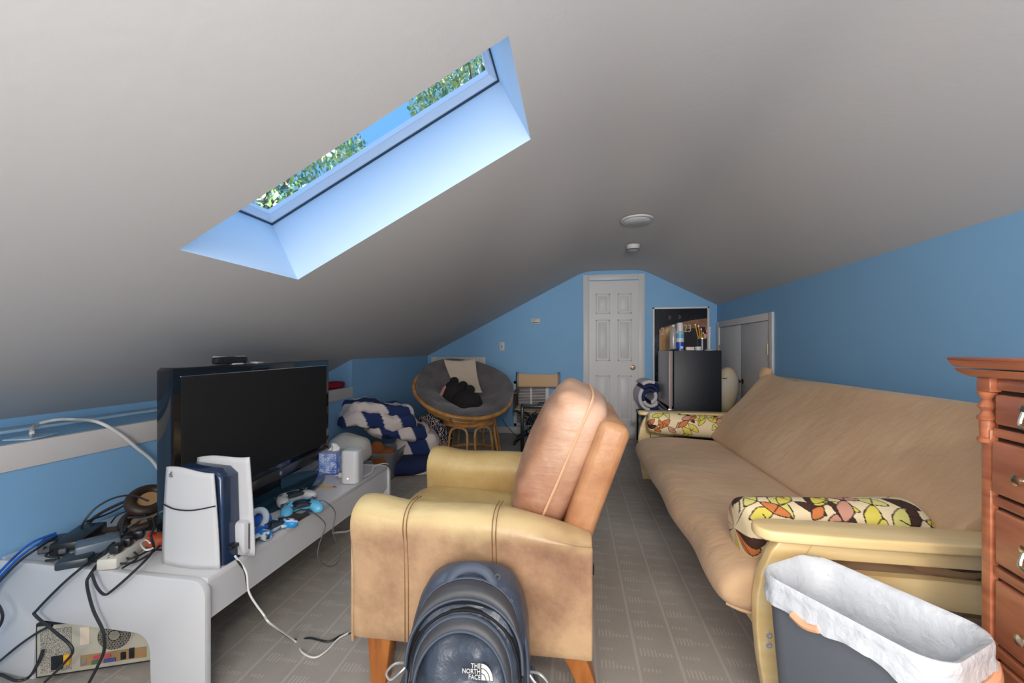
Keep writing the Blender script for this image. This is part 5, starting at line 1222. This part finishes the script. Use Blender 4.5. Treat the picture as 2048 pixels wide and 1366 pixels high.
# ------------------------------------------------------------------ tall cherry chest of drawers at the right edge
dr = thing('chest_of_drawers', 'tall cherry wood chest of drawers with nickel pulls at the right edge', 'chest of drawers', (.925, 1.085, 0), -8.8)
DL = .62; DW = .46
b = B(); bx(b, (.022, -DL, .10), (DW, -.005, 1.075), .003); obj('carcass', b, m_dress, dr)
def mould(z0, z1, o0, o1, nm):
    b = B(); lo = []
    for k in range(7):
        u = k/6; z = z0+(z1-z0)*u; o_ = o0+(o1-o0)*(math.sin(u*PI/2)); lo.append([Vector((-o_, -DL-o_, z)), Vector((DW, -DL-o_, z)), Vector((DW, o_, z)), Vector((-o_, o_, z))])
    loft(b, lo); return b
b = mould(1.078, 1.096, .010, .026, 0); join(b, mould(1.099, 1.116, .026, .034, 0)); bx(b, (-.036, -DL-.036, 1.116), (DW, .036, 1.123), .002); obj('cornice', b, m_dress, dr)
b = B(); bx(b, (.0, -.034, 1.045), (.03, .004, 1.078), .002); bx(b, (.006, -.026, .08), (.03, .0, .96), .003); obj('corner_post', b, m_dress, dr)
b = B(); lathe(b, [(.014, 0), (.016, .004), (.016, .010), (.012, .013), (.013, .05), (.016, .052), (.017, .058), (.012, .064), (.009, .072), (.016, .082), (.013, .09), (.008, .098), (.015, .108), (.016, .115), (.012, .118)], 24, Matrix.Translation((.011, -.010, .928))); obj('turned_column', b, m_dress, dr)
b = B(); bx(b, (.012, -DL, 1.05), (.025, -.034, 1.076), .001)
for z0, z1 in ((.945, .965), (.792, .812), (.634, .655), (.455, .476), (.28, .3)): bx(b, (.010, -DL, z0), (.03, -.028, z1), .002)
obj('divider_rails', b, m_dress, dr)
b = B(); bx(b, (.02, -DL, .1), (.024, -.026, 1.06)); obj('drawer_recess', b, m_dark, dr)
m_dr = mat('cherry_drawer_front', S(198, 124, 90), .32, col2=S(164, 94, 68), vscale=4, stretch=(2, 1.5, 9), lo=.3, hi=.72, coat=.25)
for k, (z0, z1, pull) in enumerate(((.970, 1.044, 'bail'), (.818, .940, 'knob'), (.660, .787, 'bail'), (.482, .629, 'knob'), (.305, .450, 'bail'), (.13, .275, 'knob'))):
    out_ = .010 if k != 1 else .004
    b = B(); bx(b, (out_-.002, -DL+.01, z0+.003), (.03, -.033, z1-.003), .006, 3); d_ = obj('drawer', b, m_dr, dr)
    zc2 = (z0+z1)/2; yk = -.132
    b = B()
    if pull == 'bail':
        lathe(b, [(.017, 0), (.015, .003), (.007, .006), (.006, .016), (.009, .02), (0, .023)], 18, Matrix.Translation((out_-.002, yk, zc2+.012)) @ RM(0, -90, 0))
        lathe(b, [(.017, 0), (.015, .003), (.007, .006), (.006, .016), (.009, .02), (0, .023)], 18, Matrix.Translation((out_-.002, yk-.08, zc2+.012)) @ RM(0, -90, 0))
        tube(b, [(out_-.018, yk, zc2+.012), (out_-.028, yk-.004, zc2-.012), (out_-.03, yk-.012, zc2-.022), (out_-.03, yk-.04, zc2-.026), (out_-.03, yk-.068, zc2-.022), (out_-.028, yk-.076, zc2-.012), (out_-.018, yk-.08, zc2+.012)], .0042, 8)
    else:
        lathe(b, [(.017, 0), (.016, .003), (.007, .006), (.006, .014), (.011, .02), (.011, .026), (0, .03)], 20, Matrix.Translation((out_-.002, yk, zc2-.004)) @ RM(0, -90, 0))
    obj('pull', b, mat('champagne_nickel', (.66, .60, .46), .25, metal=1) if 'champagne_nickel' not in MATS else MATS['champagne_nickel'], d_, root=dr)
b = mould(.02, .10, .02, .004, 0); obj('plinth', b, m_dress, dr)
for x in (.02, DW-.05):
    for y in (-DL+.03, -.06): b = B(); bx(b, (x, y, 0), (x+.04, y+.04, .03)); obj('foot', b, m_dress, dr)
sgl = thing('dark_ornament', 'small dark blue object on top of the cherry chest', 'ornament', (.99, 1.0, 1.124))
b = B(); sel(b, (0, 0, .016), (.03, .025, .0155), None, .7, .8, 20, 12); obj('body', b, mat('navy_ceramic', (.01, .02, .05), .3), sgl)
